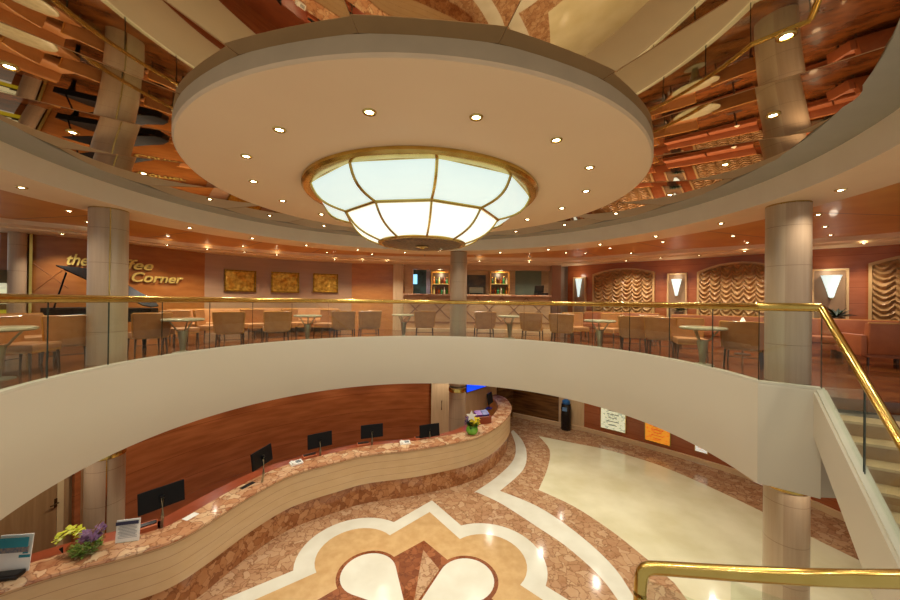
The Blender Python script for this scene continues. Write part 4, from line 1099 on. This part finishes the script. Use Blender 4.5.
bm = BM(); bx(bm, xa, xb, BY - .78, BY - .45, UP, UP + .13, 0, .01); obj('foot_plinth', bm, whitebb, bar)
proto = None
for px in (420, 440, 475, 500, 527, 545):
    p = Vector((X_(px, 15.3), 15.3, ZW - .07))
    if proto is None: proto = make_downlight('bar_downlight', 'small recessed downlight in the ceiling inside the bar', p, 'recessed downlights inside the bar', .045, 50, 130)
    else: dup(proto, p, 0)
# flat panels at the bar back; dark ones have the openings' shade painted in
yb = YB - .02
def panel(x0, x1, y0, y1, m_, name, lb, cat, Y=yb, th=.03):
    bm = BM(); bx(bm, X_(x0, Y), X_(x1, Y), Y - th, Y, Z_((x0 + x1) / 2, y1, Y), Z_((x0 + x1) / 2, y0, Y)); o = obj(name, bm, m_); setp(o, lb, cat); return o
panel(412.5, 426, 270, 300, mat('painted_dark_doorway', (30, 46, 48), .3, 0, (70, 96, 90), (3, 3, 3)), 'doorway', 'bluish doorway, its darkness painted on a flat panel, left of the bar back', 'doorway')  # flat sheet, darkness of the doorway put into its colour
panel(413, 417, 274.5, 284, mat('cold_lit_panel', (140, 205, 240), .4, emit=1.4), 'lit_panel', 'small bright blue-white lit panel in the dark doorway behind the bar', 'light', yb - .05)
panel(426.3, 430.5, 270, 300, mat('lavender_panel', (150, 136, 150), .4), 'partition', 'narrow lavender partition left of the left bottle shelf', 'partition', yb - .05, .2)
panel(515, 541, 271, 300, mat('teal_grey_panel', (112, 118, 96), .35, 0, (98, 106, 88), (2, 2, 2)), 'wall_panel', 'grey-green panel behind the cash register', 'panel')
panel(467, 485.5, 275, 300, mat('painted_dark_alcove', (84, 66, 46), .4, 0, (50, 40, 30), (4, 4, 4)), 'alcove_panel', 'alcove behind the espresso machine, its shade painted on a flat panel', 'alcove')  # no recess here, its shade is painted into the panel colour
bcols = [(150, 60, 20), (40, 110, 40), (220, 200, 120), (60, 150, 90), (200, 120, 40), (90, 40, 24), (230, 220, 190), (20, 90, 60)]
bmats = [mat('bottle_glass_%s' % w, c, .12) for w, c in zip(['amber', 'green', 'straw', 'mint', 'orange', 'brown', 'clear', 'emerald'], bcols)]
def shelf_unit(x0, x1, lb, seed, side):
    Y = yb - .35; xa, xb = X_(x0, Y), X_(x1, Y); zt_ = Z_(x0, 272, Y); z0 = Z_(x0, 300, Y); zm = Z_(x0, 284, Y)
    t = thing('bottle_shelf', lb, 'shelf', ((xa + xb) / 2, Y, UP)); W_ = xb - xa
    bm = BM(); box(bm, (0, .3, (z0 + zt_) / 2 - UP), (W_, .02, zt_ - z0)); obj('back', bm, mat('shelf_back', (90, 60, 30), .3), t)
    bm = BM()
    for s in (-1, 1): box(bm, (s * W_ / 2, .15, (z0 + zt_) / 2 - UP), (.05, .32, zt_ - z0))
    box(bm, (0, .15, zt_ - UP), (W_ + .05, .32, .05)); obj('frame', bm, trimw, t)
    shelves = [z0 + .28, zm + .02]
    for z in shelves:
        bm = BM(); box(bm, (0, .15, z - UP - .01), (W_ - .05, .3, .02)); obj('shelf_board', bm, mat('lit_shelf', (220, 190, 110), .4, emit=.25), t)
    L_ = bpy.data.lights.new('shelf_light', 'POINT'); L_.energy = 12; L_.color = (1, .85, .55); L_.shadow_soft_size = .1
    s_ = bpy.data.objects.new('shelf_light', L_); COL.objects.link(s_); s_.parent = t; s_.location = (0, -.15, zt_ - UP - .1)
    rr = random.Random(seed)
    k_ = 0
    for si, z in enumerate(shelves):
        for i in range(6):
            x = (xa + xb) / 2 - W_ / 2 + .1 + (W_ - .2) * i / 5; h_ = rr.uniform(.26, .32)
            bt = thing('bottle', ('bottle on the %s board of the %s bottle shelf behind the bar' % (('lower', 'upper')[si], side)), 'bottle', (x, Y + .12, z), 0, 'bottles on the %s bar shelf' % side)
            bm = BM(); lathe(bm, [(.038, 0), (.04, .01), (.04, h_ * .6), (.015, h_ * .75), (.014, h_)], (0, 0, 0), 10); obj('body', bm, bmats[(k_ * 3 + seed) % 8], bt, True)
            bm = BM(); lathe(bm, [(.017, h_), (.017, h_ + .03)], (0, 0, 0), 8); obj('cap', bm, brass, bt)
            k_ += 1
shelf_unit(431.5, 449, 'lit bottle shelf left of the middle column behind the bar', 2, 'left')
shelf_unit(490.5, 509, 'lit bottle shelf right of the middle column behind the bar', 5, 'right')
p = dep(476, 294.5, YB - .6)
t = thing('espresso_machine', 'chrome espresso machine behind the bar just right of the middle column', 'coffee machine', (p.x, p.y, zc - .1))
bm = BM(); box(bm, (0, 0, .30), (.62, .42, .34), bev=.04); obj('body', bm, silver, t, True)
bm = BM(); box(bm, (0, -.02, .10), (.6, .40, .2), bev=.02); obj('drip_base', bm, black, t)
for s in (-1, 1):
    bm = BM(); lathe(bm, [(.04, .12), (.04, .2)], (s * .15, -.24, 0), 12); tube(bm, [(s * .15, -.24, .16), (s * .15, -.38, .14)], .015, 6); obj('portafilter', bm, black, t)
bm = BM(); bx(bm, X_(404, YB - .6), X_(550, YB - .6), YB - .85, YB - .35, UP, zc - .1); o = obj('back_counter', bm, tanw); setp(o, 'tan back counter behind the bar holding the espresso machine', 'counter')
p = dep(541, 294, BY - .3)
t = thing('cash_register', 'dark cash register screen standing on the right end of the bar', 'cash register', (p.x, p.y, zc), radians(15))
bm = BM(); box(bm, (0, 0, .05), (.46, .36, .1), bev=.02); obj('base', bm, black, t)
bm = BM(); box(bm, (-.06, .04, .25), (.40, .05, .30), bev=.01, rx=radians(14), ry=radians(-4)); obj('screen', bm, mat('register_screen', (50, 60, 58), .25), t)


# ------------------------------------------------------------------ sub-parts hang under their part
SUB = {'handle': 'leaf', 'header': 'card', 'print_lines': 'print', 'teal_print': 'card', 'picture_strip': 'card', 'finial': 'bottom_plate',
       'keypad': 'body', 'label_strip': 'body', 'label_plate': 'body', 'portafilter': 'body', 'nosing': 'treads', 'stringer_cap': 'stringer',
       'keyboard': 'pad', 'mount': 'display', 'wood_edge': 'backrest', 'side_edge': 'backrest', 'diamond_moulding': 'front_panel',
       'top_rail': 'backrest', 'lid_prop': 'lid', 'purple_brochures': 'box', 'blue_brochures': 'box', 'orchid_blossoms': 'stems'}
for root in [o for o in S.objects if o.parent is None and o.type == 'EMPTY']:
    kids = list(root.children)
    for c in kids:
        base = c.name.split('.')[0]
        want = SUB.get(base)
        if base == 'print_lines' and not any(k_.name.split('.')[0] == 'print' for k_ in kids): want = 'card'
        for k_ in kids:
            if want and k_.name.split('.')[0] == want:
                c.parent = k_
                break
